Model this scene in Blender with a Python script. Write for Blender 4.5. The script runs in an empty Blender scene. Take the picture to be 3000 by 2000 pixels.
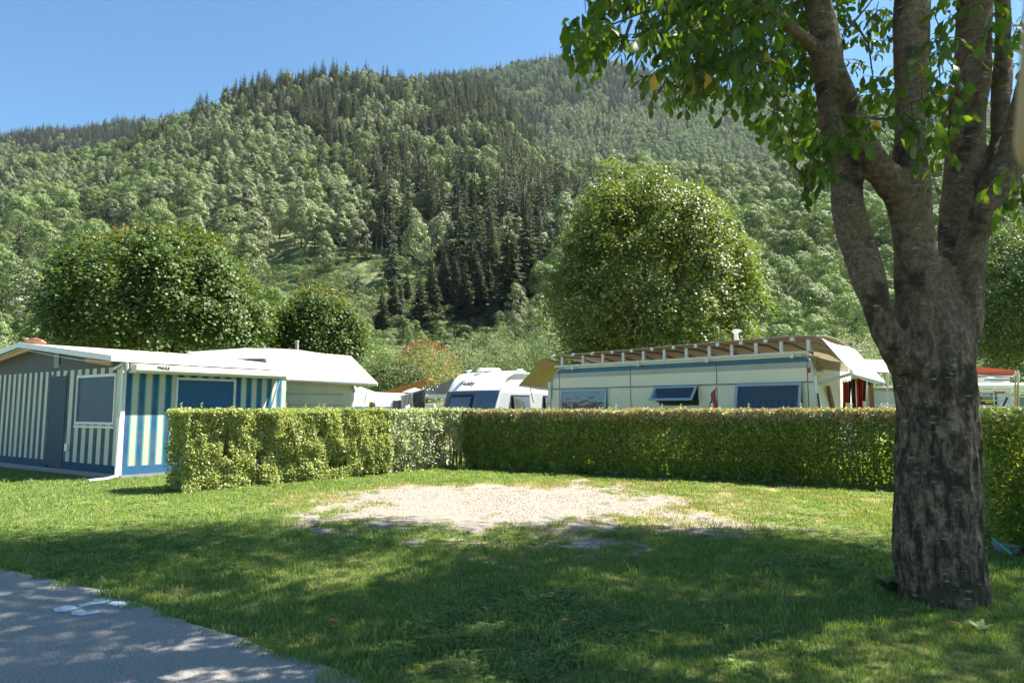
import bpy, bmesh, math, random
import numpy as np
from mathutils import Vector, Matrix, noise as mnoise
random.seed(7); RNG = np.random.default_rng(7)
R = math.radians
SC = bpy.context.scene; COL = SC.collection
# ------------------------------------------------------------------ camera, sky, sun, exposure
F = 2000.0; TH = math.atan(.1); EYE = 1.4
cam = bpy.data.cameras.new('camera'); camo = bpy.data.objects.new('camera', cam); COL.objects.link(camo)
camo.location = (0, 0, EYE); camo.rotation_euler = (R(90) + TH, 0, 0)
cam.sensor_width = 36; cam.lens = 36 * F / 3000; cam.clip_end = 9000; cam.clip_start = .05
cam.dof.use_dof = True; cam.dof.focus_distance = 11.5; cam.dof.aperture_fstop = 2.8
SC.camera = camo
SUN_AZ = math.atan2(.95, .30); SUN_EL = R(56)     # from +Y towards +X
world = bpy.data.worlds.new('World'); SC.world = world; world.use_nodes = True
wn = world.node_tree; sky = wn.nodes.new('ShaderNodeTexSky'); sky.sky_type = 'NISHITA'; sky.sun_disc = False
sky.sun_elevation = SUN_EL; sky.sun_rotation = SUN_AZ; sky.air_density = 1.0; sky.dust_density = .2; sky.ozone_density = 1.3; sky.altitude = 700
tn = wn.nodes.new('ShaderNodeMix'); tn.data_type = 'RGBA'; tn.blend_type = 'MULTIPLY'; tn.inputs[0].default_value = 1; tn.inputs[7].default_value = (.63, .92, 1.0, 1)
wn.links.new(sky.outputs[0], tn.inputs[6]); wn.links.new(tn.outputs[2], wn.nodes['Background'].inputs[0]); wn.nodes['Background'].inputs[1].default_value = .060
sl = bpy.data.lights.new('sun', 'SUN'); sl.energy = 5.0; sl.angle = R(.53); sl.color = (1, .95, .86)
so = bpy.data.objects.new('sun', sl); COL.objects.link(so)
sdir = Vector((math.sin(SUN_AZ) * math.cos(SUN_EL), math.cos(SUN_AZ) * math.cos(SUN_EL), math.sin(SUN_EL)))
so.rotation_euler = sdir.to_track_quat('Z', 'Y').to_euler(); so.location = (0, 0, 50)
vs = SC.view_settings; vs.view_transform = 'Standard'; vs.look = 'None'; vs.exposure = 1.85; vs.gamma = 1; vs.use_curve_mapping = False
SC.cycles.use_denoising = True; SC.cycles.max_bounces = 6; SC.cycles.volume_bounces = 0
SC.cycles.transparent_max_bounces = 6; SC.cycles.use_adaptive_sampling = True; SC.cycles.adaptive_threshold = .015

# ------------------------------------------------------------------ sight lines (authoring aid: where a thing stands)
def ray(px, py):
    u = (px - 1500) / F; v = -(py - 1000) / F
    return np.array([u, math.cos(TH) - v * math.sin(TH), math.sin(TH) + v * math.cos(TH)])
CAM = np.array([0, 0, EYE])
def G(px, py, z=0.0): r = ray(px, py); return CAM + r * ((z - EYE) / r[2])
def D(px, py, d): r = ray(px, py); return CAM + r * (d / r[1])
def ONP(px, py, A, n): r = ray(px, py); n = np.array(n, float); return CAM + r * (((np.array(A, float) - CAM) @ n) / (r @ n))
def pix(P):
    P = np.asarray(P, float); q = P - CAM
    yc = q[..., 1] * math.cos(TH) + q[..., 2] * math.sin(TH); zc = -q[..., 1] * math.sin(TH) + q[..., 2] * math.cos(TH)
    yc = np.where(yc < 1e-3, 1e-3, yc)
    return 1500 + F * q[..., 0] / yc, 1000 - F * zc / yc
def elev(py): v = -(np.asarray(py, float) - 1000) / F; return (math.sin(TH) + v * math.cos(TH)) / (math.cos(TH) - v * math.sin(TH))

# ------------------------------------------------------------------ numpy noise
def _h(ix, iy, s): 
    n = (ix.astype(np.int64) * 374761393 + iy.astype(np.int64) * 668265263 + s * 974634777) & 0x7fffffff
    n = ((n ^ (n >> 13)) * 1274126177) & 0x7fffffff
    return ((n ^ (n >> 16)) & 0xffff) / 65535.0
def vn(x, y, s=0):
    x = np.asarray(x, float); y = np.asarray(y, float)
    ix = np.floor(x); iy = np.floor(y); fx = x - ix; fy = y - iy; fx = fx * fx * (3 - 2 * fx); fy = fy * fy * (3 - 2 * fy)
    a = _h(ix, iy, s); b = _h(ix + 1, iy, s); c = _h(ix, iy + 1, s); d = _h(ix + 1, iy + 1, s)
    return (a * (1 - fx) + b * fx) * (1 - fy) + (c * (1 - fx) + d * fx) * fy
def fbm(x, y, o=4, s=0):
    t = 0; a = .5; n = 0
    for i in range(o): t = t + a * vn(x * 2 ** i, y * 2 ** i, s + i * 17); n += a; a *= .5
    return t / n
def sstep(a, b, x): t = np.clip((x - a) / (b - a), 0, 1); return t * t * (3 - 2 * t)

# ------------------------------------------------------------------ materials
def newmat(name):
    m = bpy.data.materials.new(name); m.use_nodes = True
    return m, m.node_tree, m.node_tree.nodes['Principled BSDF']
def mixc(nt, fac, a, b):
    n = nt.nodes.new('ShaderNodeMix'); n.data_type = 'RGBA'
    for sock, v in ((n.inputs[0], fac), (n.inputs[6], a), (n.inputs[7], b)):
        if hasattr(v, 'links'): nt.links.new(v, sock)
        elif isinstance(v, tuple): sock.default_value = (*v, 1)
        else: sock.default_value = v
    return n.outputs[2]
def noisen(nt, scale, detail=4, rough=.6, stretch=(1, 1, 1), kind='Object', tex='ShaderNodeTexNoise'):
    tc = nt.nodes.new('ShaderNodeTexCoord'); mp = nt.nodes.new('ShaderNodeMapping'); mp.inputs['Scale'].default_value = stretch
    nt.links.new(tc.outputs[kind], mp.inputs[0]); n = nt.nodes.new(tex); nt.links.new(mp.outputs[0], n.inputs['Vector'])
    n.inputs['Scale'].default_value = scale
    if tex == 'ShaderNodeTexNoise': n.inputs['Detail'].default_value = detail; n.inputs['Roughness'].default_value = rough
    return n
def ramp(nt, fac, stops):
    r = nt.nodes.new('ShaderNodeValToRGB'); nt.links.new(fac, r.inputs[0]); e = r.color_ramp.elements
    while len(e) < len(stops): e.new(.5)
    for i, (p, c) in enumerate(stops):
        e[i].position = p; e[i].color = (*c, 1) if isinstance(c, tuple) else (c, c, c, 1)
    return r.outputs[0]
def bumpn(nt, bs, h, strength=.5, dist=.01):
    b = nt.nodes.new('ShaderNodeBump'); b.inputs['Strength'].default_value = strength; b.inputs['Distance'].default_value = dist
    nt.links.new(h, b.inputs['Height']); nt.links.new(b.outputs[0], bs.inputs['Normal'])
def mat(name, c, c2=None, scale=6, rough=.6, bump=0, bscale=40, stretch=(1, 1, 1), spec=.4, metal=0, dirt=.12, tr=0):
    m, nt, bs = newmat(name)
    if c2 is None: c2 = tuple(x * (1 - dirt) for x in c)
    n = noisen(nt, scale, 5, .65, stretch)
    nt.links.new(mixc(nt, ramp(nt, n.outputs[0], [(.35, 0.), (.68, 1.)]), c, c2), bs.inputs['Base Color'])
    bs.inputs['Roughness'].default_value = rough; bs.inputs['Specular IOR Level'].default_value = spec; bs.inputs['Metallic'].default_value = metal
    if bump: bumpn(nt, bs, noisen(nt, bscale, 3, .6, stretch).outputs[0], bump, .01)
    if tr:
        t = nt.nodes.new('ShaderNodeBsdfTranslucent'); t.inputs[0].default_value = (*c, 1); mx = nt.nodes.new('ShaderNodeMixShader'); mx.inputs[0].default_value = tr
        out = nt.nodes['Material Output']; nt.links.new(bs.outputs[0], mx.inputs[1]); nt.links.new(t.outputs[0], mx.inputs[2]); nt.links.new(mx.outputs[0], out.inputs[0])
    return m
def leafmat(name, cols, trans=.35, tcol=None, rough=.5, spec=.35, obj=0, big=0, objhue=None):
    """cols: three colours chosen leaf by leaf; obj: brightness change from tree to tree"""
    m, nt, bs = newmat(name)
    g = nt.nodes.new('ShaderNodeNewGeometry')
    col = ramp(nt, g.outputs['Random Per Island'], [(i / max(1, len(cols) - 1), c) for i, c in enumerate(cols)])
    if big:
        n = noisen(nt, big, 3, .6, kind='Object'); col = mixc(nt, ramp(nt, n.outputs[0], [(.4, 0.), (.65, .55)]), col, cols[-1])
    if obj:
        oi = nt.nodes.new('ShaderNodeObjectInfo'); col2 = mixc(nt, oi.outputs['Random'], col, objhue or cols[0]); hs = nt.nodes.new('ShaderNodeHueSaturation')
        mr = nt.nodes.new('ShaderNodeMapRange'); mr.inputs[3].default_value = 1 - obj; mr.inputs[4].default_value = 1 + obj
        ml = nt.nodes.new('ShaderNodeMath'); ml.operation = 'FRACT'; mm = nt.nodes.new('ShaderNodeMath'); mm.operation = 'MULTIPLY'; mm.inputs[1].default_value = 7.3
        nt.links.new(oi.outputs['Random'], mm.inputs[0]); nt.links.new(mm.outputs[0], ml.inputs[0]); nt.links.new(ml.outputs[0], mr.inputs[0]); nt.links.new(mr.outputs[0], hs.inputs['Value'])
        nt.links.new(col2, hs.inputs['Color']); col = hs.outputs[0]
    nt.links.new(col, bs.inputs['Base Color']); bs.inputs['Roughness'].default_value = rough; bs.inputs['Specular IOR Level'].default_value = spec
    if trans:
        t = nt.nodes.new('ShaderNodeBsdfTranslucent'); tint = nt.nodes.new('ShaderNodeMix'); tint.data_type = 'RGBA'; tint.blend_type = 'MULTIPLY'; tint.inputs[0].default_value = 1
        nt.links.new(col, tint.inputs[6]); tint.inputs[7].default_value = (*(tcol or (1.5, 1.6, .6)), 1); nt.links.new(tint.outputs[2], t.inputs[0])
        mx = nt.nodes.new('ShaderNodeMixShader'); mx.inputs[0].default_value = trans; out = nt.nodes['Material Output']
        nt.links.new(bs.outputs[0], mx.inputs[1]); nt.links.new(t.outputs[0], mx.inputs[2]); nt.links.new(mx.outputs[0], out.inputs[0])
    return m

# ------------------------------------------------------------------ meshes and objects
def wloc(o):
    v = Vector((0, 0, 0))
    while o: v += o.location; o = o.parent
    return v
def fastmesh(name, V, T, m=None, smooth=False, mats=None, mi=None):
    V = np.asarray(V, np.float32); T = np.asarray(T, np.int32); me = bpy.data.meshes.new(name); k = T.shape[1]
    me.vertices.add(len(V)); me.vertices.foreach_set('co', V.ravel()); me.loops.add(T.size); me.loops.foreach_set('vertex_index', T.ravel())
    me.polygons.add(len(T)); me.polygons.foreach_set('loop_start', np.arange(0, T.size, k, dtype=np.int32)); me.polygons.foreach_set('loop_total', np.full(len(T), k, np.int32))
    if smooth: me.polygons.foreach_set('use_smooth', np.ones(len(T), bool))
    for x in (mats or ([m] if m else [])): me.materials.append(x)
    if mi is not None: me.polygons.foreach_set('material_index', np.asarray(mi, np.int32))
    me.update(); return me
def link(name, me, parent=None, loc=(0, 0, 0)):
    o = bpy.data.objects.new(name, me); COL.objects.link(o); o.location = loc
    if parent: o.parent = parent
    return o
def tag(o, label=None, cat=None, group=None, kind=None):
    for k, v in (('label', label), ('category', cat), ('group', group), ('kind', kind)):
        if v: o[k] = v
    return o
def empty(name, loc, label, cat, group=None):
    o = bpy.data.objects.new(name, None); COL.objects.link(o); o.location = [float(v) for v in loc]; o.empty_display_size = .2
    return tag(o, label, cat, group)
class MB:
    def __init__(s): s.V = []; s.Fc = []; s.sm = []
    def add(s, V, Fs, smooth=False):
        b = len(s.V); s.V += [tuple(float(c) for c in v) for v in V]; s.Fc += [tuple(b + i for i in f) for f in Fs]; s.sm += [smooth] * len(Fs); return s
    def hexa(s, c): return s.add(c, [(0, 3, 2, 1), (4, 5, 6, 7), (0, 1, 5, 4), (1, 2, 6, 5), (2, 3, 7, 6), (3, 0, 4, 7)])
    def box(s, fr, a, b):
        (x0, y0, z0), (x1, y1, z1) = a, b
        return s.hexa([fr(x0, y0, z0), fr(x1, y0, z0), fr(x1, y1, z0), fr(x0, y1, z0), fr(x0, y0, z1), fr(x1, y0, z1), fr(x1, y1, z1), fr(x0, y1, z1)])
    def tube(s, pts, r, n=8, caps=True):
        P = [Vector([float(c) for c in p]) for p in pts]; rs = r if hasattr(r, '__len__') else [r] * len(P); V = []; prev = None
        for i, p in enumerate(P):
            d = (P[min(i + 1, len(P) - 1)] - P[max(i - 1, 0)]).normalized()
            if prev is None: a = d.orthogonal().normalized()
            else:
                a = prev - d * prev.dot(d); a = a.normalized() if a.length > 1e-6 else d.orthogonal().normalized()
            prev = a; b = d.cross(a)
            V += [p + (a * math.cos(2 * math.pi * k / n) + b * math.sin(2 * math.pi * k / n)) * rs[i] for k in range(n)]
        Fs = [(i * n + k, i * n + (k + 1) % n, (i + 1) * n + (k + 1) % n, (i + 1) * n + k) for i in range(len(P) - 1) for k in range(n)]
        if caps: Fs += [tuple(range(n - 1, -1, -1)), tuple((len(P) - 1) * n + k for k in range(n))]
        return s.add(V, Fs, True)
    def prism(s, A, B):      # A, B: matching outlines
        n = len(A); return s.add(list(A) + list(B), [tuple(range(n - 1, -1, -1)), tuple(range(n, 2 * n))] + [(i, (i + 1) % n, n + (i + 1) % n, n + i) for i in range(n)])
    def sheet(s, grid, th=.004):   # rows of points -> a thin cloth with thickness
        h = len(grid); w = len(grid[0]); P = [Vector([float(c) for c in p]) for r in grid for p in r]
        nrm = []
        for i in range(h):
            for j in range(w):
                du = P[i * w + min(j + 1, w - 1)] - P[i * w + max(j - 1, 0)]; dv = P[min(i + 1, h - 1) * w + j] - P[max(i - 1, 0) * w + j]
                nn = du.cross(dv); nrm.append(nn.normalized() if nn.length > 1e-9 else Vector((0, 0, 1)))
        V = [p + q * th / 2 for p, q in zip(P, nrm)] + [p - q * th / 2 for p, q in zip(P, nrm)]; N = h * w
        Fs = []
        for i in range(h - 1):
            for j in range(w - 1):
                a, b, c, d = i * w + j, i * w + j + 1, (i + 1) * w + j + 1, (i + 1) * w + j; Fs += [(a, b, c, d), (N + d, N + c, N + b, N + a)]
        ring = [j for j in range(w)] + [i * w + w - 1 for i in range(1, h)] + [(h - 1) * w + j for j in range(w - 2, -1, -1)] + [i * w for i in range(h - 2, 0, -1)]
        Fs += [(ring[i], N + ring[i], N + ring[(i + 1) % len(ring)], ring[(i + 1) % len(ring)]) for i in range(len(ring))]
        return s.add(V, Fs, True)
    def lathe(s, c, prof, n=16):
        V = [(c[0] + r * math.cos(2 * math.pi * k / n), c[1] + r * math.sin(2 * math.pi * k / n), c[2] + z) for r, z in prof for k in range(n)]
        m = len(prof); return s.add(V, [(i * n + k, i * n + (k + 1) % n, (i + 1) * n + (k + 1) % n, (i + 1) * n + k) for i in range(m - 1) for k in range(n)] + [tuple(range(n - 1, -1, -1)), tuple((m - 1) * n + k for k in range(n))], True)
    def build(s, name, m, parent=None, bevel=0, base=None):
        me = bpy.data.meshes.new(name)
        if parent: off = wloc(parent)
        else:
            A = np.array(s.V); off = Vector(base) if base is not None else Vector((float(A[:, 0].mean()), float(A[:, 1].mean()), float(A[:, 2].min())))
        me.from_pydata([tuple(Vector(v) - off) for v in s.V], [], s.Fc); me.materials.append(m)
        me.polygons.foreach_set('use_smooth', np.array(s.sm, bool)); me.update()
        o = link(name, me, parent, (0, 0, 0) if parent else off)
        if any(s.sm) and not all(s.sm) or any(s.sm): me.set_sharp_from_angle(angle=R(40))
        if bevel:
            b = o.modifiers.new('b', 'BEVEL'); b.width = bevel; b.segments = 2; b.limit_method = 'ANGLE'; b.angle_limit = R(40)
        return o
def frame(o, X, Y=None):
    o = np.array(o, float); X = np.array([*X[:2], 0.], float); X /= np.linalg.norm(X)
    Yv = np.array([-X[1], X[0], 0]) if Y is None else np.array([*Y[:2], 0.], float); Yv /= np.linalg.norm(Yv)
    f = lambda x, y, z: tuple(o + X * x + Yv * y + np.array([0, 0, z])); f.o = o; f.X = X; f.Y = Yv
    return f
def onwall(fr, px, py, y=0):      # local (x, z) on the wall plane y = const of a frame
    n = np.array([-fr.X[1], fr.X[0], 0]); A = fr.o + fr.Y * y; p = ONP(px, py, A, n) - A
    return float(p @ fr.X) , float(p[2])
def text(name, s, size, origin, right, up, m, parent, extrude=.002, shear=0, bold=0, sx=1):
    c = bpy.data.curves.new(name, 'FONT'); c.body = s; c.size = size; c.extrude = extrude; c.shear = shear; c.offset = bold; c.align_x = 'CENTER'; c.align_y = 'CENTER'; c.resolution_u = 3
    t = bpy.data.objects.new(name, c); COL.objects.link(t); bpy.context.view_layer.update()
    me = bpy.data.meshes.new_from_object(t.evaluated_get(bpy.context.evaluated_depsgraph_get())); bpy.data.objects.remove(t)
    X = Vector(right).normalized(); Z = Vector(up).normalized(); N = X.cross(Z); Z = N.cross(X) * 1
    Mx = Matrix((X, Z, N)).transposed().to_4x4(); Mx.translation = Vector([float(v) for v in origin]) - wloc(parent)
    me.transform(Matrix.Diagonal((sx, 1, 1, 1))); me.transform(Mx); me.materials.clear(); me.materials.append(m); me.name = name
    return link(name, me, parent)
def gn_scatter(name, P, rz, scl, idx, protos, label=None, tilt=None):
    """one stuff object: protos set on points"""
    me = bpy.data.meshes.new(name); P = np.asarray(P, np.float32); me.vertices.add(len(P)); me.vertices.foreach_set('co', P.ravel())
    rot = np.zeros((len(P), 3), np.float32); rot[:, 2] = rz
    if tilt is not None: rot[:, 0] = tilt
    s = np.asarray(scl, np.float32); s = np.repeat(s[:, None], 3, 1) if s.ndim == 1 else s
    for nm, t, d in (('rotv', 'FLOAT_VECTOR', rot), ('sclv', 'FLOAT_VECTOR', s)): me.attributes.new(nm, t, 'POINT').data.foreach_set('vector', d.ravel())
    me.attributes.new('pick', 'INT', 'POINT').data.foreach_set('value', np.asarray(idx, np.int32))
    col = bpy.data.collections.new(name + '_kinds')
    for p in protos: col.objects.link(p)
    o = link(name, me); tag(o, label, None, None, 'stuff')
    ng = bpy.data.node_groups.new(name, 'GeometryNodeTree'); ng.interface.new_socket('Geometry', in_out='INPUT', socket_type='NodeSocketGeometry'); ng.interface.new_socket('Geometry', in_out='OUTPUT', socket_type='NodeSocketGeometry')
    N = ng.nodes; L = ng.links; gi = N.new('NodeGroupInput'); go = N.new('NodeGroupOutput'); ip = N.new('GeometryNodeInstanceOnPoints'); ci = N.new('GeometryNodeCollectionInfo')
    ci.inputs['Collection'].default_value = col; ci.inputs['Separate Children'].default_value = True; ci.inputs['Reset Children'].default_value = True
    def attr(nm, t):
        a = N.new('GeometryNodeInputNamedAttribute'); a.data_type = t; a.inputs[0].default_value = nm; return next(x for x in a.outputs if x.enabled)
    e2r = N.new('FunctionNodeEulerToRotation')
    L.new(gi.outputs[0], ip.inputs['Points']); L.new(ci.outputs[0], ip.inputs['Instance']); ip.inputs['Pick Instance'].default_value = True
    L.new(attr('pick', 'INT'), ip.inputs['Instance Index']); L.new(attr('rotv', 'FLOAT_VECTOR'), e2r.inputs[0]); L.new(e2r.outputs[0], ip.inputs['Rotation']); L.new(attr('sclv', 'FLOAT_VECTOR'), ip.inputs['Scale']); L.new(ip.outputs[0], go.inputs[0])
    md = o.modifiers.new('scatter', 'NODES'); md.node_group = ng
    return o
def unit(v): return v / np.maximum(np.linalg.norm(v, axis=-1, keepdims=True), 1e-9)
def leaves(C, T, N, L, W, shape='diamond', fold=.18):
    """leaf blades: C base, T axis, N face normal; returns V, F"""
    C = np.asarray(C, float); n = len(C); T = unit(np.asarray(T, float)); S = unit(np.cross(T, N)); Nn = np.cross(S, T)
    L = np.broadcast_to(L, (n,))[:, None]; W = np.broadcast_to(W, (n,))[:, None]
    if shape == 'diamond':
        V = np.stack([C, C + T * L * .55 + S * W * .5 + Nn * W * fold, C + T * L, C + T * L * .55 - S * W * .5 + Nn * W * fold], 1)
        Fq = np.array([[0, 1, 2], [0, 2, 3]])
    else:   # broad leaf, wider towards the tip, bent along its length
        prof = [(.0, 0, 0), (.3, .3, .02), (.62, .5, -.02), (.88, .34, -.08), (1., 0, -.14)]
        pts = [C + T * L * a + Nn * L * b for a, _, b in prof]
        lf = [C + T * L * a + S * W * w + Nn * (L * b + W * fold) for a, w, b in prof[1:4]]; rt = [C + T * L * a - S * W * w + Nn * (L * b + W * fold) for a, w, b in prof[1:4]]
        V = np.stack(pts + lf + rt, 1)   # 0..4 rib, 5..7 left, 8..10 right
        Fq = np.array([[0, 5, 1], [0, 1, 8], [1, 5, 6], [1, 6, 2], [1, 2, 9], [1, 9, 8], [2, 6, 7], [2, 7, 3], [2, 3, 10], [2, 10, 9], [3, 7, 4], [3, 4, 10]])
    k = V.shape[1]; Fs = (Fq[None] + (np.arange(n) * k)[:, None, None]).reshape(-1, 3)
    return V.reshape(-1, 3), Fs
def rdir(n): return unit(RNG.normal(size=(n, 3)))

# ------------------------------------------------------------------ colours
M = {}
M['bark_dark'] = mat('bark_dark', (.07, .055, .04), (.13, .11, .09), 8, .9, .6, 20, (1, 1, .3))
M['bark_far'] = mat('bark_far', (.16, .13, .10), (.09, .07, .055), 3, .9)
M['spruce'] = leafmat('spruce_needles', [(.032, .052, .028), (.05, .072, .035), (.075, .1, .048)], .15, (1.2, 1.4, .6), .6, .25, .35, 0, (.09, .10, .055))
M['pale'] = leafmat('pale_leaves', [(.17, .19, .10), (.25, .27, .15), (.34, .355, .23)], .2, (1.2, 1.3, .6), .55, .35, .25, 0, (.18, .23, .09))
M['green'] = leafmat('green_leaves', [(.10, .155, .045), (.16, .22, .065), (.24, .30, .11)], .2, (1.3, 1.4, .5), .55, .3, .28, 0, (.17, .22, .09))
M['scrub'] = leafmat('scrub_leaves', [(.09, .13, .05), (.14, .19, .07), (.22, .26, .12)], .25, (1.3, 1.5, .5), .55, .3, .25)
M['maple'] = leafmat('maple_leaves', [(.045, .082, .018), (.07, .115, .026), (.12, .165, .05)], .3, (1.5, 1.5, .4), .5, .35, 0, .35)
M['maple_tip'] = leafmat('maple_tips', [(.16, .19, .03), (.22, .18, .04), (.26, .14, .04)], .3, (1.4, 1.3, .4), .5, .4)
M['centre'] = leafmat('tall_maple_leaves', [(.085, .12, .028), (.13, .168, .042), (.205, .24, .085)], .32, (1.4, 1.5, .4), .48, .35)
M['keys'] = leafmat('seed_clusters', [(.22, .26, .07), (.3, .3, .09)], .3, (1.2, 1.2, .6), .6, .3)
M['rowan'] = leafmat('rowan_leaves', [(.14, .18, .05), (.2, .22, .07), (.27, .2, .08)], .3, (1.3, 1.4, .5), .5, .4, .1)
M['berries'] = leafmat('rowan_berries', [(.45, .10, .03), (.55, .16, .05)], 0, None, .45, .5)
M['cherry'] = leafmat('cherry_leaves', [(.035, .065, .014), (.055, .10, .018), (.10, .16, .03)], .5, (2.8, 2.6, .5), .42, .4)
M['yellow_leaf'] = leafmat('yellow_leaf', [(.5, .3, .03), (.6, .36, .05)], .4, (1.2, 1.1, .5), .5, .4)
M['hedge_l'] = leafmat('privet_leaves', [(.22, .27, .06), (.36, .39, .12), (.52, .53, .26)], .35, (1.2, 1.3, .5), .42, .55)
M['hedge_p'] = leafmat('pale_hedge_leaves', [(.26, .31, .1), (.44, .48, .27), (.62, .63, .42)], .3, (1.1, 1.2, .6), .42, .55)
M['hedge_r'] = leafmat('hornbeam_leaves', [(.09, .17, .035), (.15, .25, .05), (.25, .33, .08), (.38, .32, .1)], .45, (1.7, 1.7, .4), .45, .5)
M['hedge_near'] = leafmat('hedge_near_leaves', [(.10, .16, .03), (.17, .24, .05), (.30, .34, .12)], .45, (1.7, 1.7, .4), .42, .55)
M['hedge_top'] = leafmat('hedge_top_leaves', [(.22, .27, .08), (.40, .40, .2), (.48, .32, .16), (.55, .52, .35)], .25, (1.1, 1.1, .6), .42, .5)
M['stem'] = mat('hedge_stem', (.16, .11, .07), (.26, .19, .12), 9, .9, .3)
M['cream'] = mat('cream_paint', (.60, .58, .48), (.52, .50, .41), 2.5, .35, 0, 1, (1, 1, .4), .5)
M['white'] = mat('white_paint', (.80, .80, .79), (.72, .72, .71), 3, .3, 0, 1, (1, 1, 1), .5)
M['cloth_white'] = mat('white_tarpaulin', (.66, .61, .55), (.57, .52, .46), 1.6, .5, .15, 6, tr=.18)
M['cloth_tan'] = mat('tan_tarpaulin', (.62, .55, .38), (.52, .46, .32), 2, .6, .2, 8, tr=.45)
M['alu'] = mat('aluminium', (.55, .56, .56), (.44, .45, .45), 5, .38, 0, 1, (1, 1, 1), .5, .6)
M['alu_white'] = mat('white_aluminium', (.66, .66, .65), (.56, .56, .55), 5, .4)
M['grey'] = mat('grey_paint', (.42, .43, .42), (.36, .37, .36), 5, .5)
M['blue'] = mat('blue_stripe', (.035, .13, .20), (.03, .11, .17), 5, .4)
M['seam'] = mat('dark_seam', (.03, .035, .05), None, 5, .5)
M['rubber'] = mat('black_rubber', (.02, .02, .02), None, 5, .6)
M['winframe'] = mat('pale_window_frame', (.33, .42, .50), (.28, .36, .44), 6, .25)
M['wood'] = mat('orange_wood', (.48, .22, .05), (.36, .15, .03), 4, .5, .2, 20, (1, 6, 6))
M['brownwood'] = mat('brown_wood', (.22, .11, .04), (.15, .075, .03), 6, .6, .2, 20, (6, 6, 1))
M['red'] = mat('red_cloth', (.62, .03, .035), (.50, .02, .03), 9, .85, .2, 60, tr=.3)
M['coral'] = mat('faded_red_cloth', (.58, .08, .07), (.46, .05, .05), 50, .9, .3, 90, tr=.3)
M['black'] = mat('black_cloth', (.025, .025, .03), (.05, .05, .055), 9, .9, .2)
M['browncloth'] = mat('brown_cloth', (.16, .09, .06), (.08, .045, .03), 12, .9, .2)
M['greytowel'] = mat('grey_towel', (.36, .38, .41), (.28, .30, .33), 14, .95, .4, 90, tr=.2)
M['darktowel'] = mat('dark_towel', (.075, .085, .10), (.05, .058, .07), 14, .95, .4, 90)
M['orange'] = mat('orange_canvas', (.62, .15, .06), (.55, .12, .05), 3, .6, tr=.2)
M['brick_orange'] = mat('orange_boards', (.50, .20, .07), (.42, .16, .05), 4, .7)
M['greycloth'] = mat('grey_canvas', (.30, .29, .27), (.25, .24, .225), 2, .8, .2, 8, tr=.15)
M['copper'] = mat('copper', (.55, .24, .15), (.42, .17, .10), 20, .35, .2, 30, metal=.55)
M['teal'] = mat('turquoise_plastic', (.03, .38, .36), None, 5, .4)
M['concrete'] = mat('concrete', (.30, .29, .28), (.22, .22, .21), 12, .9, .3)
M['postwood'] = mat('painted_post', (.50, .33, .13), (.42, .27, .10), 6, .6, .2, 20, (4, 4, 1))
M['ink'] = mat('black_print', (.02, .02, .02), None, 5, .5)
M['inkgrey'] = mat('grey_print', (.2, .2, .18), None, 5, .5)
M['inkred'] = mat('red_print', (.55, .03, .03), None, 5, .4)
M['claret'] = mat('claret_sticker', (.33, .03, .07), None, 5, .4)
M['yellow'] = mat('yellow_print', (.75, .58, .08), None, 5, .5)
M['skin'] = mat('skin', (.50, .30, .22), None, 8, .5)
M['hair'] = mat('brown_hair', (.12, .07, .045), (.07, .04, .025), 40, .6, .4)
def glassmat(name, c, rough=.06, clear=0):
    m, nt, bs = newmat(name); n = noisen(nt, 2.2, 3, .6, (1, 1, 2))
    nt.links.new(mixc(nt, n.outputs[0], c, tuple(x * .5 for x in c)), bs.inputs['Base Color']); bs.inputs['Roughness'].default_value = rough
    bs.inputs['Specular IOR Level'].default_value = .9; bs.inputs['IOR'].default_value = 1.6; bs.inputs['Coat Weight'].default_value = .5
    bumpn(nt, bs, noisen(nt, 3, 2, .5, (1, 1, 2)).outputs[0], .25, .02)
    if clear:
        t = nt.nodes.new('ShaderNodeBsdfTransparent'); t.inputs[0].default_value = (.75, .82, .9, 1); mx = nt.nodes.new('ShaderNodeMixShader'); mx.inputs[0].default_value = clear; out = nt.nodes['Material Output']; nt.links.new(bs.outputs[0], mx.inputs[1]); nt.links.new(t.outputs[0], mx.inputs[2]); nt.links.new(mx.outputs[0], out.inputs[0])
    return m
M['glass'] = glassmat('tinted_pane', (.10, .11, .11)); M['glass_blue'] = glassmat('blue_tinted_pane', (.05, .09, .14)); M['glass_dark'] = glassmat('dark_pane', (.03, .05, .08)); M['glass_clear'] = glassmat('clear_pane', (.03, .05, .07), .05, .55)

# ------------------------------------------------------------------ terrain
KX = np.array([-4000, -800, -300, 0, 130, 200, 330, 450, 560, 640, 760, 850, 1000, 1150, 1300, 1430, 1500, 1560, 1620, 1700, 1800, 2000, 2600, 3600, 6000])
KA = np.array([760, 640, 600, 500, 480, 470, 425, 370, 325, 292, 258, 246, 240, 246, 258, 270, 335, 410, 495, 600, 700, 800, 900, 950, 1000])
BX = np.array([-4000, -800, 0, 250, 450, 700, 1000, 1300, 1450, 1550, 1650, 1750, 1900, 2150, 2400, 2700, 3200, 3600, 6000])
BY = np.array([600, 460, 402, 378, 352, 310, 262, 235, 215, 190, 176, 185, 215, 265, 290, 300, 330, 400, 700])
CX = np.array([-4000, 1200, 1400, 1500, 1650, 1750, 2000, 2200, 2350, 2600, 3000, 3600, 6000])
CY = np.array([1195, 1100, 760, 640, 560, 525, 515, 505, 490, 440, 420, 450, 700])
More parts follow.
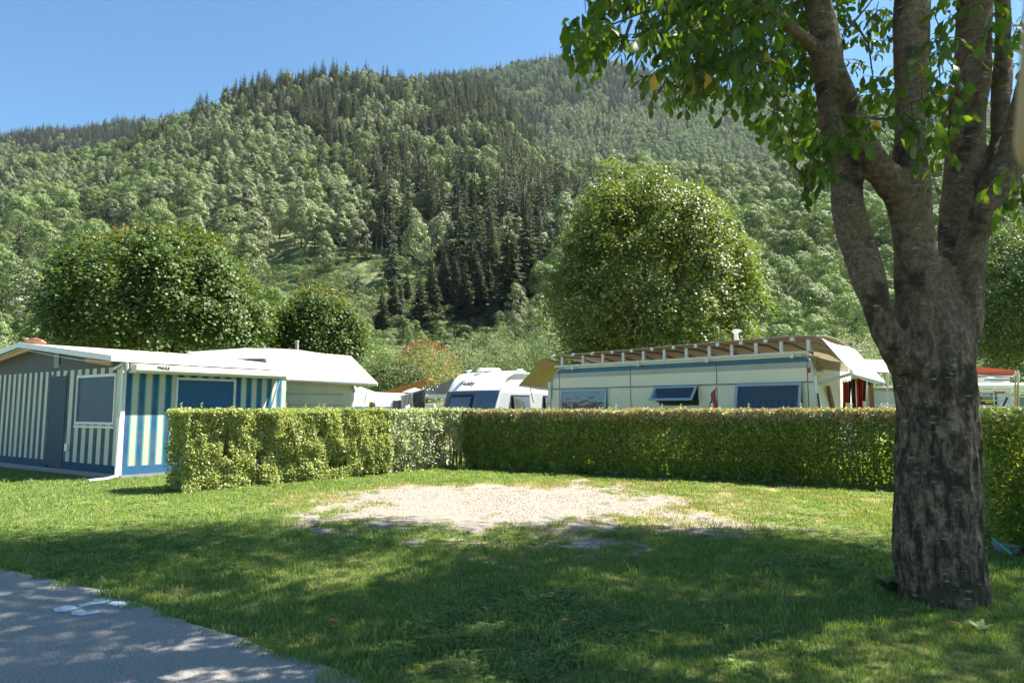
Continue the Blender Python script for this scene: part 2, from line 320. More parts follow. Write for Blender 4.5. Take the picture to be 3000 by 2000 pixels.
def Hgt(x, y):
    x = np.asarray(x, float); y = np.maximum(np.asarray(y, float), 1.); px = 1500 + F * (x / y) * .995
    def layer(PX, PY, y0, yr, ex):
        e = elev(np.interp(px, PX, PY)); t = np.clip((y - y0) / (yr - y0), 0, 1); up = t ** ex
        dn = 1 - np.clip((y - yr) / yr, 0, 1) * .9
        return e * yr * up * np.where(y > yr, dn, 1)
    wob = 18 * (fbm(x / 90., y / 90., 3, 5) - .5) + 5 * (fbm(x / 25., y / 25., 3, 9) - .5)
    z = np.maximum(np.maximum(layer(KX, KA, 100, 640 , 1.38), layer(BX, BY, 640, 1350, 1.0)), layer(CX, CY, 75, 470, 1.25))
    z = z + wob * sstep(110, 260, y) * sstep(5, 40, z)
    return np.where(y > 60, z, 0)
ks = np.linspace(-2.2, 2.2, 300); ys = np.concatenate([np.geomspace(60, 2400, 190)])
KK, YY = np.meshgrid(ks, ys); XX = KK * YY; ZZ = Hgt(XX, YY) - .012
nx, ny = len(ks), len(ys); idx = np.arange(nx * ny).reshape(ny, nx)
Tq = np.stack([idx[:-1, :-1], idx[:-1, 1:], idx[1:, 1:], idx[1:, :-1]], -1).reshape(-1, 4)
m, nt, bs = newmat('hill_undergrowth')
n1 = noisen(nt, .02, 6, .6); n2 = noisen(nt, .25, 5, .7)
c = mixc(nt, ramp(nt, n1.outputs[0], [(.4, 0.), (.6, 1.)]), (.10, .14, .05), (.16, .19, .08)); c = mixc(nt, ramp(nt, n2.outputs[0], [(.45, 0.), (.75, .7)]), c, (.16, .13, .08))
nt.links.new(c, bs.inputs['Base Color']); bs.inputs['Roughness'].default_value = .95; bs.inputs['Specular IOR Level'].default_value = .1; bumpn(nt, bs, n2.outputs[0], .8, 1.5)
hill = link('hillside', fastmesh('hillside', np.stack([XX, YY, ZZ], -1).reshape(-1, 3), Tq, m, True)); tag(hill, kind='structure')
g0 = np.array([(-5000, -5000, -.02), (5000, -5000, -.02), (5000, 60.5, -.02), (-5000, 60.5, -.02)])
mb = MB(); mb.add([(-5000, -5000, -.016), (5000, -5000, -.016), (5000, 75, -.016), (-5000, 75, -.016)], [(0, 1, 2, 3)])
tag(mb.build('meadow', mat('meadow_grass', (.14, .18, .05), (.18, .2, .07), .3, .95, .5, 20), base=(0, 0, -.016)), kind='structure')

# ------------------------------------------------------------------ lawn, gravel, road
def edge_x():   # world polyline of the asphalt edge
    return np.array([G(*p)[:2] for p in [(-260, 1600), (0, 1668), (60, 1684), (100, 1691), (170, 1708), (280, 1733), (350, 1757), (450, 1792), (560, 1832), (700, 1877), (800, 1917), (900, 1947), (980, 1977), (1050, 2003), (1300, 2110)]])
EDGE = edge_x()
def road_side(x, y):      # >0 on the road: y below the edge line at that x
    ye = np.interp(x, EDGE[:, 0], EDGE[:, 1], left=EDGE[0, 1] + .6, right=-2.)
    ye = np.where(x < EDGE[0, 0], EDGE[0, 1] - (x - EDGE[0, 0]) * .35, ye)
    return ye - y
def gravel(x, y):
    d = np.hypot((x + .25) / 2.55, (y - 10.4) / 2.75); w = fbm(x * 1.3, y * 1.3, 4, 3) - .5; w2 = fbm(x * 5, y * 5, 3, 8) - .5
    near = sstep(10.2, 7.6, y) * .5
    g = 1 - sstep(.68, 1.3, d + w * .9 + w2 * .8 + near * (.3 + w2 * 2))
    d2 = np.hypot((x - 2.6) / 2.0, (y - 8.2) / .55); g2 = .3 * (1 - sstep(.4, 1.1, d2 + w * 1.4 + w2))
    return np.clip(np.maximum(g, g2), 0, 1)
def dry(x, y):
    d = np.hypot((x - .8) / 5.6, (y - 10.6) / 3.4); return np.clip(1 - sstep(.55, 1.15, d + (fbm(x * .9, y * .9, 4, 31) - .5) * 1.1), 0, 1)
gx = np.arange(-22, 15, .085); gy = np.arange(1.0, 24, .085); GX, GY = np.meshgrid(gx, gy)
gz = (fbm(GX * 2.2, GY * 2.2, 3, 4) - .5) * .03 * sstep(.0, .4, -road_side(GX, GY)) * (1 - gravel(GX, GY) * .7)
idx = np.arange(GX.size).reshape(GX.shape); Tq = np.stack([idx[:-1, :-1], idx[:-1, 1:], idx[1:, 1:], idx[1:, :-1]], -1).reshape(-1, 4)
m, nt, bs = newmat('lawn_soil')
at = nt.nodes.new('ShaderNodeAttribute'); at.attribute_name = 'cover'; sp = nt.nodes.new('ShaderNodeSeparateColor'); nt.links.new(at.outputs['Color'], sp.inputs[0])
nf = noisen(nt, 38, 5, .75); nb = noisen(nt, 2.2, 4, .6); npb = noisen(nt, 90, 2, .5, tex='ShaderNodeTexVoronoi')
gr = mixc(nt, ramp(nt, nf.outputs[0], [(.35, 0.), (.7, 1.)]), (.10, .13, .03), (.19, .20, .06)); gr = mixc(nt, ramp(nt, nb.outputs[0], [(.4, 0.), (.7, .5)]), gr, (.15, .15, .06))
dr = mixc(nt, ramp(nt, nf.outputs[0], [(.35, 0.), (.7, 1.)]), (.22, .19, .09), (.34, .27, .15))
gv = mixc(nt, ramp(nt, npb.outputs['Distance'], [(.1, 0.), (.6, 1.)]), (.34, .30, .25), (.20, .175, .145)); gv = mixc(nt, ramp(nt, nf.outputs[0], [(.4, 0.), (.75, .6)]), gv, (.42, .375, .32))
def jit(ch, amt):
    a = nt.nodes.new('ShaderNodeMath'); a.operation = 'MULTIPLY_ADD'; nt.links.new(nf.outputs[0], a.inputs[0]); a.inputs[1].default_value = amt; nt.links.new(sp.outputs[ch], a.inputs[2]); return a.outputs[0]
c = mixc(nt, ramp(nt, jit('Green', .6), [(.45, 0.), (1.05 if False else .98, .75)]), gr, dr); c = mixc(nt, ramp(nt, jit('Red', .8), [(.62, 0.), (.85, 1.)]), c, gv)
nt.links.new(c, bs.inputs['Base Color']); bs.inputs['Roughness'].default_value = .95; bs.inputs['Specular IOR Level'].default_value = .15; bumpn(nt, bs, nf.outputs[0], .9, .02)
me = fastmesh('lawn', np.stack([GX, GY, gz], -1).reshape(-1, 3), Tq, m, True)
ca = me.color_attributes.new('cover', 'FLOAT_COLOR', 'POINT'); cc = np.zeros((GX.size, 4), np.float32); cc[:, 0] = gravel(GX, GY).ravel(); cc[:, 1] = dry(GX, GY).ravel(); cc[:, 3] = 1; ca.data.foreach_set('color', cc.ravel())
tag(link('lawn', me), kind='structure')
# asphalt
xs_ = np.concatenate([np.linspace(-30, EDGE[0, 0], 20)[:-1], np.linspace(EDGE[0, 0], EDGE[-1, 0], 90), np.linspace(.5, 12, 10)])
ye_ = np.array([float(y0 + road_side(np.array([x]), np.array([y0]))[0]) for x, y0 in ((x, 0.) for x in xs_)]) + (fbm(xs_ * 6, xs_ * 0, 3, 6) - .5) * .07
V = []; 
for x, y in zip(xs_, ye_): V += [(x, y, .022), (x, y - .08, .03), (x, min(y - .2, -4) if y > -4 else y - .3, .03)]
mb = MB(); mb.add(V, [(3 * i + j + 1, 3 * i + 3 + j + 1, 3 * i + 3 + j, 3 * i + j) for i in range(len(xs_) - 1) for j in (0, 1)])
m, nt, bs = newmat('asphalt'); n1 = noisen(nt, 75, 3, .8); n2 = noisen(nt, 1.4, 5, .6); n3 = noisen(nt, 60, 2, .5, tex='ShaderNodeTexVoronoi')
c = mixc(nt, ramp(nt, n1.outputs[0], [(.4, 0.), (.62, 1.)]), (.15, .14, .13), (.40, .375, .35)); c = mixc(nt, ramp(nt, n2.outputs[0], [(.4, 0.), (.7, .5)]), c, (.27, .255, .235)); nt.links.new(c, bs.inputs['Base Color']); bs.inputs['Roughness'].default_value = .9
bumpn(nt, bs, n3.outputs['Distance'], .5, .006); tag(mb.build('asphalt_road', m, base=(-3, 3, .03)), kind='structure')
# painted number on the asphalt, overgrown
def stroke(pts, w, z=.034):
    P = [Vector(G(*p, z)[:2]) for p in pts]; V = []
    for i, p in enumerate(P):
        d = (P[min(i + 1, len(P) - 1)] - P[max(i - 1, 0)]).normalized(); s = Vector((-d.y, d.x)) * (w[i] if hasattr(w, '__len__') else w) / 2
        V += [(p.x - s.x, p.y - s.y, z), (p.x + s.x, p.y + s.y, z)]
    return V, [(2 * i, 2 * i + 2, 2 * i + 3, 2 * i + 1) for i in range(len(P) - 1)]
mb = MB()
for pts, w in (([(175, 1776), (196, 1781), (217, 1783)], [.09, .16, .12]), ([(223, 1775), (245, 1771), (270, 1766), (300, 1763), (320, 1758), (305, 1754), (275, 1756)], [.06, .085, .085, .07, .06, .07, .05]), ([(225, 1787), (232, 1794), (250, 1796), (275, 1793), (291, 1788)], [.07, .09, .09, .07, .05]), ([(322, 1764), (340, 1765), (352, 1768), (338, 1773)], [.06, .10, .09, .06]), ([(352, 1778), (368, 1768)], [.03, .02])):
    mb.add(*stroke(pts, w))
tag(mb.build('painted_number', mat('worn_white_paint', (.75, .77, .8), (.5, .52, .55), 30, .7, .2)), 'worn white painted pitch number on the asphalt, half overgrown', 'road marking')

# ------------------------------------------------------------------ grass
def tuft(seed, nb, h, rad, m, wid=.006, lean=.5, clover=0):
    r = np.random.default_rng(seed); a = r.uniform(0, 2 * np.pi, nb); d = rad * np.sqrt(r.uniform(0, 1, nb)); B = np.stack([d * np.cos(a), d * np.sin(a), np.zeros(nb)], 1)
    az = r.uniform(0, 2 * np.pi, nb); ln = r.uniform(.1, lean, nb); hh = h * r.uniform(.5, 1.15, nb); o = np.stack([np.cos(az), np.sin(az), 0 * az], 1); s = np.stack([-np.sin(az), np.cos(az), 0 * az], 1) * (wid * r.uniform(.7, 1.4, nb))[:, None]
    up = np.array([0, 0, 1.]); mid = B + o * (hh * ln * .4)[:, None] + up * (hh * .6)[:, None]; tip = B + o * (hh * ln * 1.2)[:, None] + up * (hh * (1 - ln * .35))[:, None]
    V = np.stack([B - s, B + s, mid + s * .8, mid - s * .8, tip], 1).reshape(-1, 3); b = (np.arange(nb) * 5)[:, None]
    T = np.concatenate([b + [0, 1, 2], b + [0, 2, 3], b + [3, 2, 4]])
    if clover:
        a = r.uniform(0, 2 * np.pi, clover); d = rad * np.sqrt(r.uniform(0, 1, clover)); C = np.stack([d * np.cos(a), d * np.sin(a), h * r.uniform(.2, .7, clover)], 1)
        C = np.repeat(C, 3, 0); aa = np.tile([0, 2.1, 4.2], clover) + np.repeat(r.uniform(0, 6, clover), 3); Tn = np.stack([np.cos(aa), np.sin(aa), .15 + 0 * aa], 1)
        V2, T2 = leaves(C, Tn, np.tile([0, 0, 1.], (len(C), 1)) + r.normal(size=(len(C), 3)) * .2, .018, .017); T = np.concatenate([T, T2 + len(V)]); V = np.concatenate([V, V2])
    return bpy.data.objects.new('grass_tuft', fastmesh('grass_tuft', V, T, m))
M['grass'] = leafmat('grass_blades', [(.12, .205, .05), (.185, .27, .07), (.30, .35, .12), (.44, .42, .2)], .4, (1.4, 1.5, .5), .5, .35, .12)
M['grass_dry'] = leafmat('dry_blades', [(.26, .24, .07), (.38, .32, .13), (.5, .40, .2)], .25, (1.2, 1.1, .6), .6, .3, .12)
tufts = [tuft(i, 34, .045, .10, M['grass'], .0026) for i in range(4)] + [tuft(10 + i, 18, .05, .10, M['grass'], .0026, clover=16) for i in range(3)] + [tuft(20 + i, 20, .04, .09, M['grass_dry'], .0024) for i in range(3)] + [tuft(30, 12, .11, .07, M['grass'], .003, .8)]
def scatter_xy(y0, y1, dens, kmax=.84):
    n = int(dens * (y1 - y0) * kmax * (y0 + y1)); y = RNG.uniform(y0, y1, n); x = RNG.uniform(-kmax * y1, kmax * y1, n); k = np.abs(x / y) < kmax; return x[k], y[k]
X = []; Y = []; S = []
for y0, y1, dens, s in ((3.0, 5.0, 230, .85), (5.0, 8, 190, .95), (8, 12, 120, 1.1), (12, 17, 70, 1.35), (17, 23, 25, 1.7)):
    x, y = scatter_xy(y0, y1, dens); X.append(x); Y.append(y); S.append(np.full(len(x), s))
X = np.concatenate(X); Y = np.concatenate(Y); S = np.concatenate(S)
rs = road_side(X, Y) + (fbm(X * 4, Y * 4, 3, 12) - .5) * .34; gvv = gravel(X, Y); keep = (rs < .05) & (RNG.uniform(0, 1, len(X)) > np.clip(gvv * 1.15, 0, .985)) & ((X > -8.5) | (Y < 13.2 - (X + 7.8) * .68))
X, Y, S, gvv = X[keep], Y[keep], S[keep], gvv[keep]; dd = dry(X, Y); S = S * (.75 + .6 * fbm(X * 1.5, Y * 1.5, 3, 40)) * (1 - .35 * gvv) * np.where(RNG.uniform(0, 1, len(X)) < .04, 1.5, 1)
pk = RNG.integers(0, 4, len(X)); u = RNG.uniform(0, 1, len(X)); pk = np.where(u < .6 * sstep(.5, .62, fbm(X * .8, Y * .8, 3, 50)), RNG.integers(4, 7, len(X)), pk)
pk = np.where(RNG.uniform(0, 1, len(X)) < np.clip(dd * .62 + gvv * .3, 0, .8), RNG.integers(7, 10, len(X)), pk); pk = np.where(RNG.uniform(0, 1, len(X)) < .012, 10, pk)
zz = np.where(road_side(X, Y) > -.03, .026, -.002)
gn_scatter('grass', np.stack([X, Y, zz], 1), RNG.uniform(0, 6.28, len(X)), S, pk, tufts, 'short green and dry grass with clover over the lawn')
# gravel stones
peb = []
for i in range(4):
    bm = bmesh.new(); bmesh.ops.create_icosphere(bm, subdivisions=1, radius=.5)
    for v in bm.verts: v.co = Vector((v.co.x * random.uniform(.7, 1.2), v.co.y * random.uniform(.6, 1.1), v.co.z * random.uniform(.4, .7)))
    me = bpy.data.meshes.new('pebble'); bm.to_mesh(me); bm.free(); me.materials.append(leafmat('pebble_stone', [(.30, .26, .215), (.42, .37, .31), (.21, .18, .15)], 0, None, .9, .2, .35)); peb.append(bpy.data.objects.new('pebble', me))
x, y = RNG.uniform(-4.5, 5.5, 26000), RNG.uniform(6.2, 13.3, 26000); k = RNG.uniform(0, 1, len(x)) < gravel(x, y); x, y = x[k], y[k]
gn_scatter('gravel', np.stack([x, y, np.full(len(x), .002)], 1), RNG.uniform(0, 6.28, len(x)), RNG.uniform(.008, .024, len(x)), RNG.integers(0, 4, len(x)), peb, 'pale gravel stones on the bare patch')

# ------------------------------------------------------------------ distant trees: kinds
def spruce_mesh(seed, lo=.04, rad=.15, lv=36, per=9, bare=0):
    r = np.random.default_rng(seed); C = []; T = []; L = []
    for i in range(lv):
        t = i / (lv - 1); z = max(lo, bare) + (1 - max(lo, bare)) * t * .985; rr = rad * (1 - t) ** .8 * (1 if t > .08 else .8) * r.uniform(.75, 1.15) + .006
        n = max(3, int(per * (1 - t * .55)))
        for k in range(n):
            a = r.uniform(0, 6.28); l = rr * r.uniform(.65, 1.2); dr = -.35 - .35 * (1 - t) if t < .85 else .3
            d = np.array([math.cos(a), math.sin(a), dr * r.uniform(.5, 1.2)]); d /= np.linalg.norm(d)
            for q in range(3):
                f = .12 + .3 * q; side = np.array([-math.sin(a), math.cos(a), 0]) * r.uniform(-.6, .6); dd = d + side; dd[2] += .12 * q
                C.append(np.array([0, 0, z]) + d * l * f); T.append(dd); L.append(l * r.uniform(.4, .62) + .008)
    C = np.array(C); T = np.array(T); L = np.array(L); N = np.tile([0, 0, 1.], (len(C), 1)) + r.normal(size=(len(C), 3)) * .35
    V, Fs = leaves(C, T, N, L, L * .52, fold=-.35); return V, Fs
def broad_mesh(seed, nl=46, per=50, leaf=.035, wid=.33, bot=.16, egg=.9, low=.3):
    r = np.random.default_rng(seed); hz = (1 - bot) / 2; cz = bot + hz; C = []; N = []
    ll = unit(r.normal(size=(nl, 3))); ll[:, 2] = np.where(ll[:, 2] < -low * 1.6, -ll[:, 2], ll[:, 2]); sc = r.uniform(.55, .92, nl)
    for i in range(nl):
        z = ll[i, 2]; w = wid * (1 - .35 * max(0, z) * egg) * sc[i]; c0 = np.array([ll[i, 0] * w, ll[i, 1] * w, cz + z * hz * .82]); lr = wid * r.uniform(.26, .42)
        d = unit(r.normal(size=(per, 3))); d = unit(d + ll[i] * .7 + [0, 0, .25]); C.append(c0 + d * lr * r.uniform(.55, 1.05, (per, 1)) * [1, 1, .8]); N.append(d)
    C = np.concatenate(C); N = np.concatenate(N); n = len(C); T = unit(np.cross(N, unit(r.normal(size=(n, 3)))) + N * .08); L = leaf * r.uniform(.6, 1.3, n)
    return leaves(C - T * L[:, None] / 2, T, unit(N + r.normal(size=(n, 3)) * .22), L, L * .8)
def trunk_mesh(h=.5, r=.013, seed=0, limbs=0, top=.9):
    mb = MB(); rr = random.Random(seed); P = [(rr.uniform(-.004, .004) * i, rr.uniform(-.004, .004) * i, h * i / 5) for i in range(6)]; mb.tube(P, [r * (1 - .13 * i) for i in range(6)], 6)
    for k in range(limbs):
        a = rr.uniform(0, 6.28); z = rr.uniform(.3, .8) * h; l = rr.uniform(.15, .25); mb.tube([(0, 0, z), (math.cos(a) * l * .5, math.sin(a) * l * .5, z + l * .6), (math.cos(a) * l, math.sin(a) * l, z + l * 1.4)], [r * .5, r * .35, r * .15], 5)
    me = bpy.data.meshes.new('trunk'); me.from_pydata(mb.V, [], mb.Fc); me.materials.append(M['bark_far']); me.polygons.foreach_set('use_smooth', [True] * len(me.polygons)); return me
def kind(cm, tm, m):
    V, Fs = cm; crown = fastmesh('crown', V, Fs, m)
    tv = np.array([v.co[:] for v in tm.vertices]); tf = []
    for p in tm.polygons:
        vs_ = list(p.vertices); tf += [(vs_[0], vs_[i], vs_[i + 1]) for i in range(1, len(vs_) - 1)]
    both = fastmesh('tree', np.concatenate([V, tv]), np.concatenate([Fs, np.array(tf) + len(V)]), None, False, [m, M['bark_far']], np.concatenate([np.zeros(len(Fs)), np.ones(len(tf))]))
    return crown, tm, both
K_SP = [kind(spruce_mesh(s, .03, w, 40, 10), trunk_mesh(.9, .012, s), M['spruce']) for s, w in ((1, .13), (2, .15), (3, .17), (4, .12), (5, .145))]
K_BARE = [kind(spruce_mesh(s, .5, w, 22, 8, b), trunk_mesh(.92, .011, s), M['spruce']) for s, w, b in ((11, .10, .45), (12, .12, .55), (13, .09, .5))]
K_PALE = [kind(broad_mesh(20 + s, 54, 62, .026, w, .06, 1.2), trunk_mesh(.5, .014, s, 3), M['pale']) for s, w in ((0, .21), (1, .25), (2, .17), (3, .23))]
K_GRN = [kind(broad_mesh(30 + s, 54, 62, .028, w, .08, .8), trunk_mesh(.45, .016, s, 3), M['green']) for s, w in ((0, .32), (1, .28), (2, .37), (3, .30))]
K_SCR = [kind(broad_mesh(40 + s, 26, 34, .06, .62, .0, .3, .1), trunk_mesh(.3, .02, s, 2), M['scrub']) for s in range(3)]

# where which kind grows: blobs over the hill (sight-line coordinates), plus noise
CON = [(930, 300, 330, 150, 1.), (1350, 330, 170, 140, 1.1), (520, 320, 130, 70, 1.), (1150, 570, 130, 160, .95), (960, 480, 70, 130, .9), (1300, 700, 90, 140, .9), (1560, 650, 170, 160, 1.1), (1350, 870, 190, 120, 1.), (1180, 690, 110, 60, 1.1), (1500, 400, 120, 120, .9), (640, 520, 60, 90, .7), (350, 590, 130, 80, .6), (1800, 260, 400, 90, .8), (200, 400, 320, 60, 1.1), (1750, 430, 130, 60, .5), (20, 820, 70, 110, .8), (2260, 420, 180, 60, .5)]
DEC = [(830, 560, 160, 180, 1.), (700, 700, 180, 120, .9), (150, 520, 230, 60, 1.2), (1050, 380, 60, 90, .5), (1830, 420, 220, 80, .6), (2350, 700, 420, 260, 1.6), (700, 430, 90, 80, .5), (1250, 480, 60, 50, .5), (1620, 420, 70, 60, .6), (1500, 980, 300, 60, .9), (900, 900, 150, 100, .8), (1450, 560, 60, 50, .3)]
CLR = [(330, 760, 380, 120, 1.4), (80, 800, 220, 170, 1.2), (520, 690, 160, 60, 1.0), (150, 470, 90, 18, 1.), (620, 330, 90, 20, .6), (1050, 850, 300, 100, 1.25), (1350, 740, 120, 40, .7), (700, 470, 60, 25, .5), (400, 420, 200, 22, .4), (950, 830, 200, 50, .8), (1790, 488, 60, 14, 1.), (1960, 492, 90, 14, 1.)]
def blob(L, px, py): 
    t = np.zeros(len(px))
    for a, b, sx, sy, w in L: t = np.maximum(t, w * np.exp(-((px - a) / sx) ** 2 - ((py - b) / sy) ** 2))
    return t
sx = 6.5; gxx, gyy = np.meshgrid(np.arange(-1250, 1250, sx), np.arange(96, 1400, sx)); x = gxx.ravel() + RNG.uniform(-.48, .48, gxx.size) * sx; y = gyy.ravel() + RNG.uniform(-.48, .48, gxx.size) * sx
k = np.abs(x / y) < .86; x, y = x[k], y[k]; far = y > 700; k = ~far | (RNG.uniform(0, 1, len(x)) < .9); x, y = x[k], y[k]
z = Hgt(x, y); px, py = pix(np.stack([x, y, z], 1))
# terrain silhouette in front of each point
kq = np.clip(((x / y) + 1) / 2 * 399, 0, 399).astype(int); kk_ = (np.arange(400) / 399 * 2 - 1); yt = np.arange(60, 1500, 8.); Et = (Hgt(kk_[:, None] * yt[None], np.broadcast_to(yt, (400, len(yt)))) - EYE) / yt; Em = np.maximum.accumulate(Et, 1)
em = Em[kq, np.clip(((y - 60) / 8).astype(int) - 1, 0, len(yt) - 1)]
nz = fbm(x / 38, y / 38, 3, 77) - .5; nz2 = RNG.uniform(-.5, .5, len(x))
con = blob(CON, px, py) + nz * 1.1 + nz2 * .45; dec = blob(DEC, px, py) * 1.05 + .12; clr = blob(CLR, px, py) + nz * .5
pc = np.clip(.12 + .72 * blob(CON, px, py) - .35 * blob(DEC, px, py) + nz * .9, .05, .88); uu_ = np.clip((fbm(x / 15, y / 15, 3, 123) - .3) / .4, 0, 1) * .6 + RNG.uniform(0, 1, len(x)) * .4
isc = uu_ < pc; isopen = clr > .45
h = np.where(isc, RNG.uniform(16, 29, len(x)), RNG.uniform(10, 18, len(x))); big_ = 1 + .28 * sstep(560, 300, y); h = h * big_; h = np.where((px > 1900) & (py > 480), h * .8, h)
h = np.where(z < 8, np.minimum(h, RNG.uniform(5, 10, len(x))), h)
nearb = (y < 205); h = np.where(nearb, np.minimum(h, RNG.uniform(8, 13, len(x))), h); h = np.where(nearb & (px > 1060) & (px < 1500), np.minimum(h, RNG.uniform(4, 6, len(x))), h); isc = np.where(nearb & (h < 6.1), False, isc)
openk = isopen & (RNG.uniform(0, 1, len(x)) < .84); scr = openk | (RNG.uniform(0, 1, len(x)) < .06); h = np.where(openk, RNG.uniform(1.5, 5.5, len(x)), h)
drop = openk & (RNG.uniform(0, 1, len(x)) < .05); big_dense = RNG.uniform(0, 1, len(x)) < 1 - 1 / big_ ** 1.6
vis = ((z + h - EYE) / y > em) & ~drop & ~big_dense & (py > 30) & (py < 1195) & (y > 98)
isc, scr, x, y, z, h, px, py, openk = [a[vis] for a in (isc, scr, x, y, z, h, px, py, openk)]
app = h / y * F; ncr = len(x)
pale = (fbm(x / 55, y / 55, 3, 91) + .22 * ((px > 560) & (px < 1250) & (py < 800)) + .15 * ((px < 330) & (py < 640)) - .12 * (px > 2000) > .52)
kindid = np.where(openk, 4, np.where(isc, 0, np.where(pale, 2, 3)))
infr = (px > 20) & (px < 2960) & (py > 60) & (py - app < 1030)
def zone(px, py):
    if px > 2080: return 'on the rounded slope'
    if py < 300 and px > 1480: return 'on the bluish far ridge'
    if px > 1500: return 'on the upper right slope'
    if px < 480 and py < 470: return 'on the left ridge'
    if px < 620 and py < 660: return 'above the left clearing'
    if px < 620: return 'below the left clearing'
    if py < 340: return 'on the middle crest'
    if px < 1050 and py < 760: return 'on the pale middle slope'
    if py < 760: return 'on the dark middle slope'
    return 'at the hill foot'
PER = {0: ('spruce_tree', K_SP, 'dark spruce', 'dark spruces', 'spruce'), 2: ('birch_tree', K_PALE, 'pale birch', 'pale birches', 'tree'), 3: ('broadleaf_tree', K_GRN, 'green broadleaf tree', 'green broadleaf trees', 'tree')}
rest = {0: [], 2: [], 3: [], 4: []}
def landmark(px):
    for lim, t in ((90, 'above the copper cat'), (230, 'above the hut door'), (420, 'above the hut corner'), (620, 'above the low round maple'), (800, 'just right of the low round maple'), (930, 'above the small maple'), (1040, 'above the tarpaulin roof'), (1140, 'above the low white caravan'), (1240, 'above the towels'), (1350, 'above the rowan bush'), (1440, 'above the white caravan front'), (1520, 'above the satellite dish'), (1600, 'left of the tall maple'), (1750, 'above the tall maple left'), (1900, 'above the tall maple middle'), (2100, 'above the tall maple right'), (2230, 'above the white vent pipe'), (2400, 'above the beige caravan end'), (2620, 'just left of the cherry trunk')):
        if px < lim: return t
    return 'seen behind the cherry stems'
for kd, (nm, KN, word, words, cat) in PER.items():
    cand = np.where((kindid == kd) & infr)[0]; order = cand[np.argsort(-app[cand])]; sel = order[:[280, 0, 140, 150][kd]]; apq = np.quantile(app[sel], [.33, .66])
    rest[kd] = np.setdiff1d(np.where(kindid == kd)[0], sel)
    for i in sel:
        cr, tm, bo = random.choice(KN); ki = KN.index((cr, tm, bo)); zo, lm = zone(px[i], py[i]), landmark(px[i]); sz = 'big ' if app[i] > apq[1] else ('small ' if app[i] < apq[0] else ''); s = float(h[i]); wd_ = 1.14 if RNG.uniform() < .5 else .9
        e = empty(nm, (x[i], y[i], z[i] - .3), f'{sz}{"broad" if wd_ > 1 else "slim"} {word} {zo}, {lm}', cat, f'{words} {zo}'); e.rotation_euler.z = random.uniform(0, 6.28); e.scale = (s * wd_, s * wd_, s)
        link('crown', cr, e); link('trunk', tm, e)
rest[4] = np.where(kindid == 4)[0]
for kd, nm, KN, lb in ((0, 'spruce_forest', K_SP, 'dark spruce forest covering the hillside'), (2, 'birch_forest', K_PALE, 'pale grey green birch wood on the hillside'), (3, 'broadleaf_forest', K_GRN, 'green broadleaf wood on the hillside'), (4, 'scrub', K_SCR, 'bright low scrub on the hillside clearings')):
    ii = rest[kd]; protos = [bpy.data.objects.new('tree', b[2]) for b in KN]
    sc = h[ii] * (1.0 if kd != 4 else 1.0)
    gn_scatter(nm, np.stack([x[ii], y[ii], z[ii] - .3], 1), RNG.uniform(0, 6.28, len(ii)), sc, RNG.integers(0, len(KN), len(ii)), protos, lb)
sxx, syy = np.meshgrid(np.arange(-480, 480, 3.2), np.arange(110, 600, 3.2)); sxx = sxx.ravel() + RNG.uniform(-1.5, 1.5, sxx.size); syy = syy.ravel() + RNG.uniform(-1.5, 1.5, syy.size); k = (np.abs(sxx / syy) < .82); sxx, syy = sxx[k], syy[k]
szz = Hgt(sxx, syy); qx, qy = pix(np.stack([sxx, syy, szz], 1)); k = ((blob(CLR, qx, qy) + (fbm(sxx / 20, syy / 20, 3, 55) - .5) * .6 > .38) | (syy < 230)) & (RNG.uniform(0, 1, len(sxx)) < .85); sxx, syy, szz = sxx[k], syy[k], szz[k]
gn_scatter('undergrowth', np.stack([sxx, syy, szz - .25], 1), RNG.uniform(0, 6.28, len(sxx)), RNG.uniform(1.2, 3.8, len(sxx)) * (.6 + fbm(sxx / 9, syy / 9, 2, 58)), RNG.integers(0, 3, len(sxx)), [bpy.data.objects.new('tree', b[2]) for b in K_SCR], 'low bright undergrowth between the scrub on the clearings')
def hit(px, py):
    y = 100.
    r = ray(px, py)
    for y in np.arange(90, 1400, 4.):
        p = CAM + r * (y / r[1])
        if Hgt(p[0:1], p[1:2])[0] >= p[2]: return p
    return p
BARE = [((240, 705), 95), ((312, 700), 130), ((372, 690), 125), ((455, 650), 95), ((282, 690), 100), ((1042, 755), 140), ((1070, 758), 150), ((1088, 760), 165), ((1102, 760), 150), ((1118, 762), 170), ((1133, 757), 140), ((1152, 755), 120), ((945, 770), 110), ((97, 740), 90), ((1165, 720), 110)]
for i, ((a, b), hp) in enumerate(BARE):
    p = hit(a, b); cr, tm, bo = K_BARE[i % 3]; s = hp / F * p[1]; left = a < 700
    e = empty('spruce_tree', (p[0], p[1], p[2] - .3), 'bare trunked spruce standing at the upper edge of the bright left clearing' if left else 'bare trunked spruce in the dark row above the middle scrub', 'spruce', 'bare trunked spruces by the left clearing' if left else 'bare trunked spruces above the middle scrub')
    e.scale = (s, s, s); e.rotation_euler.z = i; link('crown', cr, e); link('trunk', tm, e)
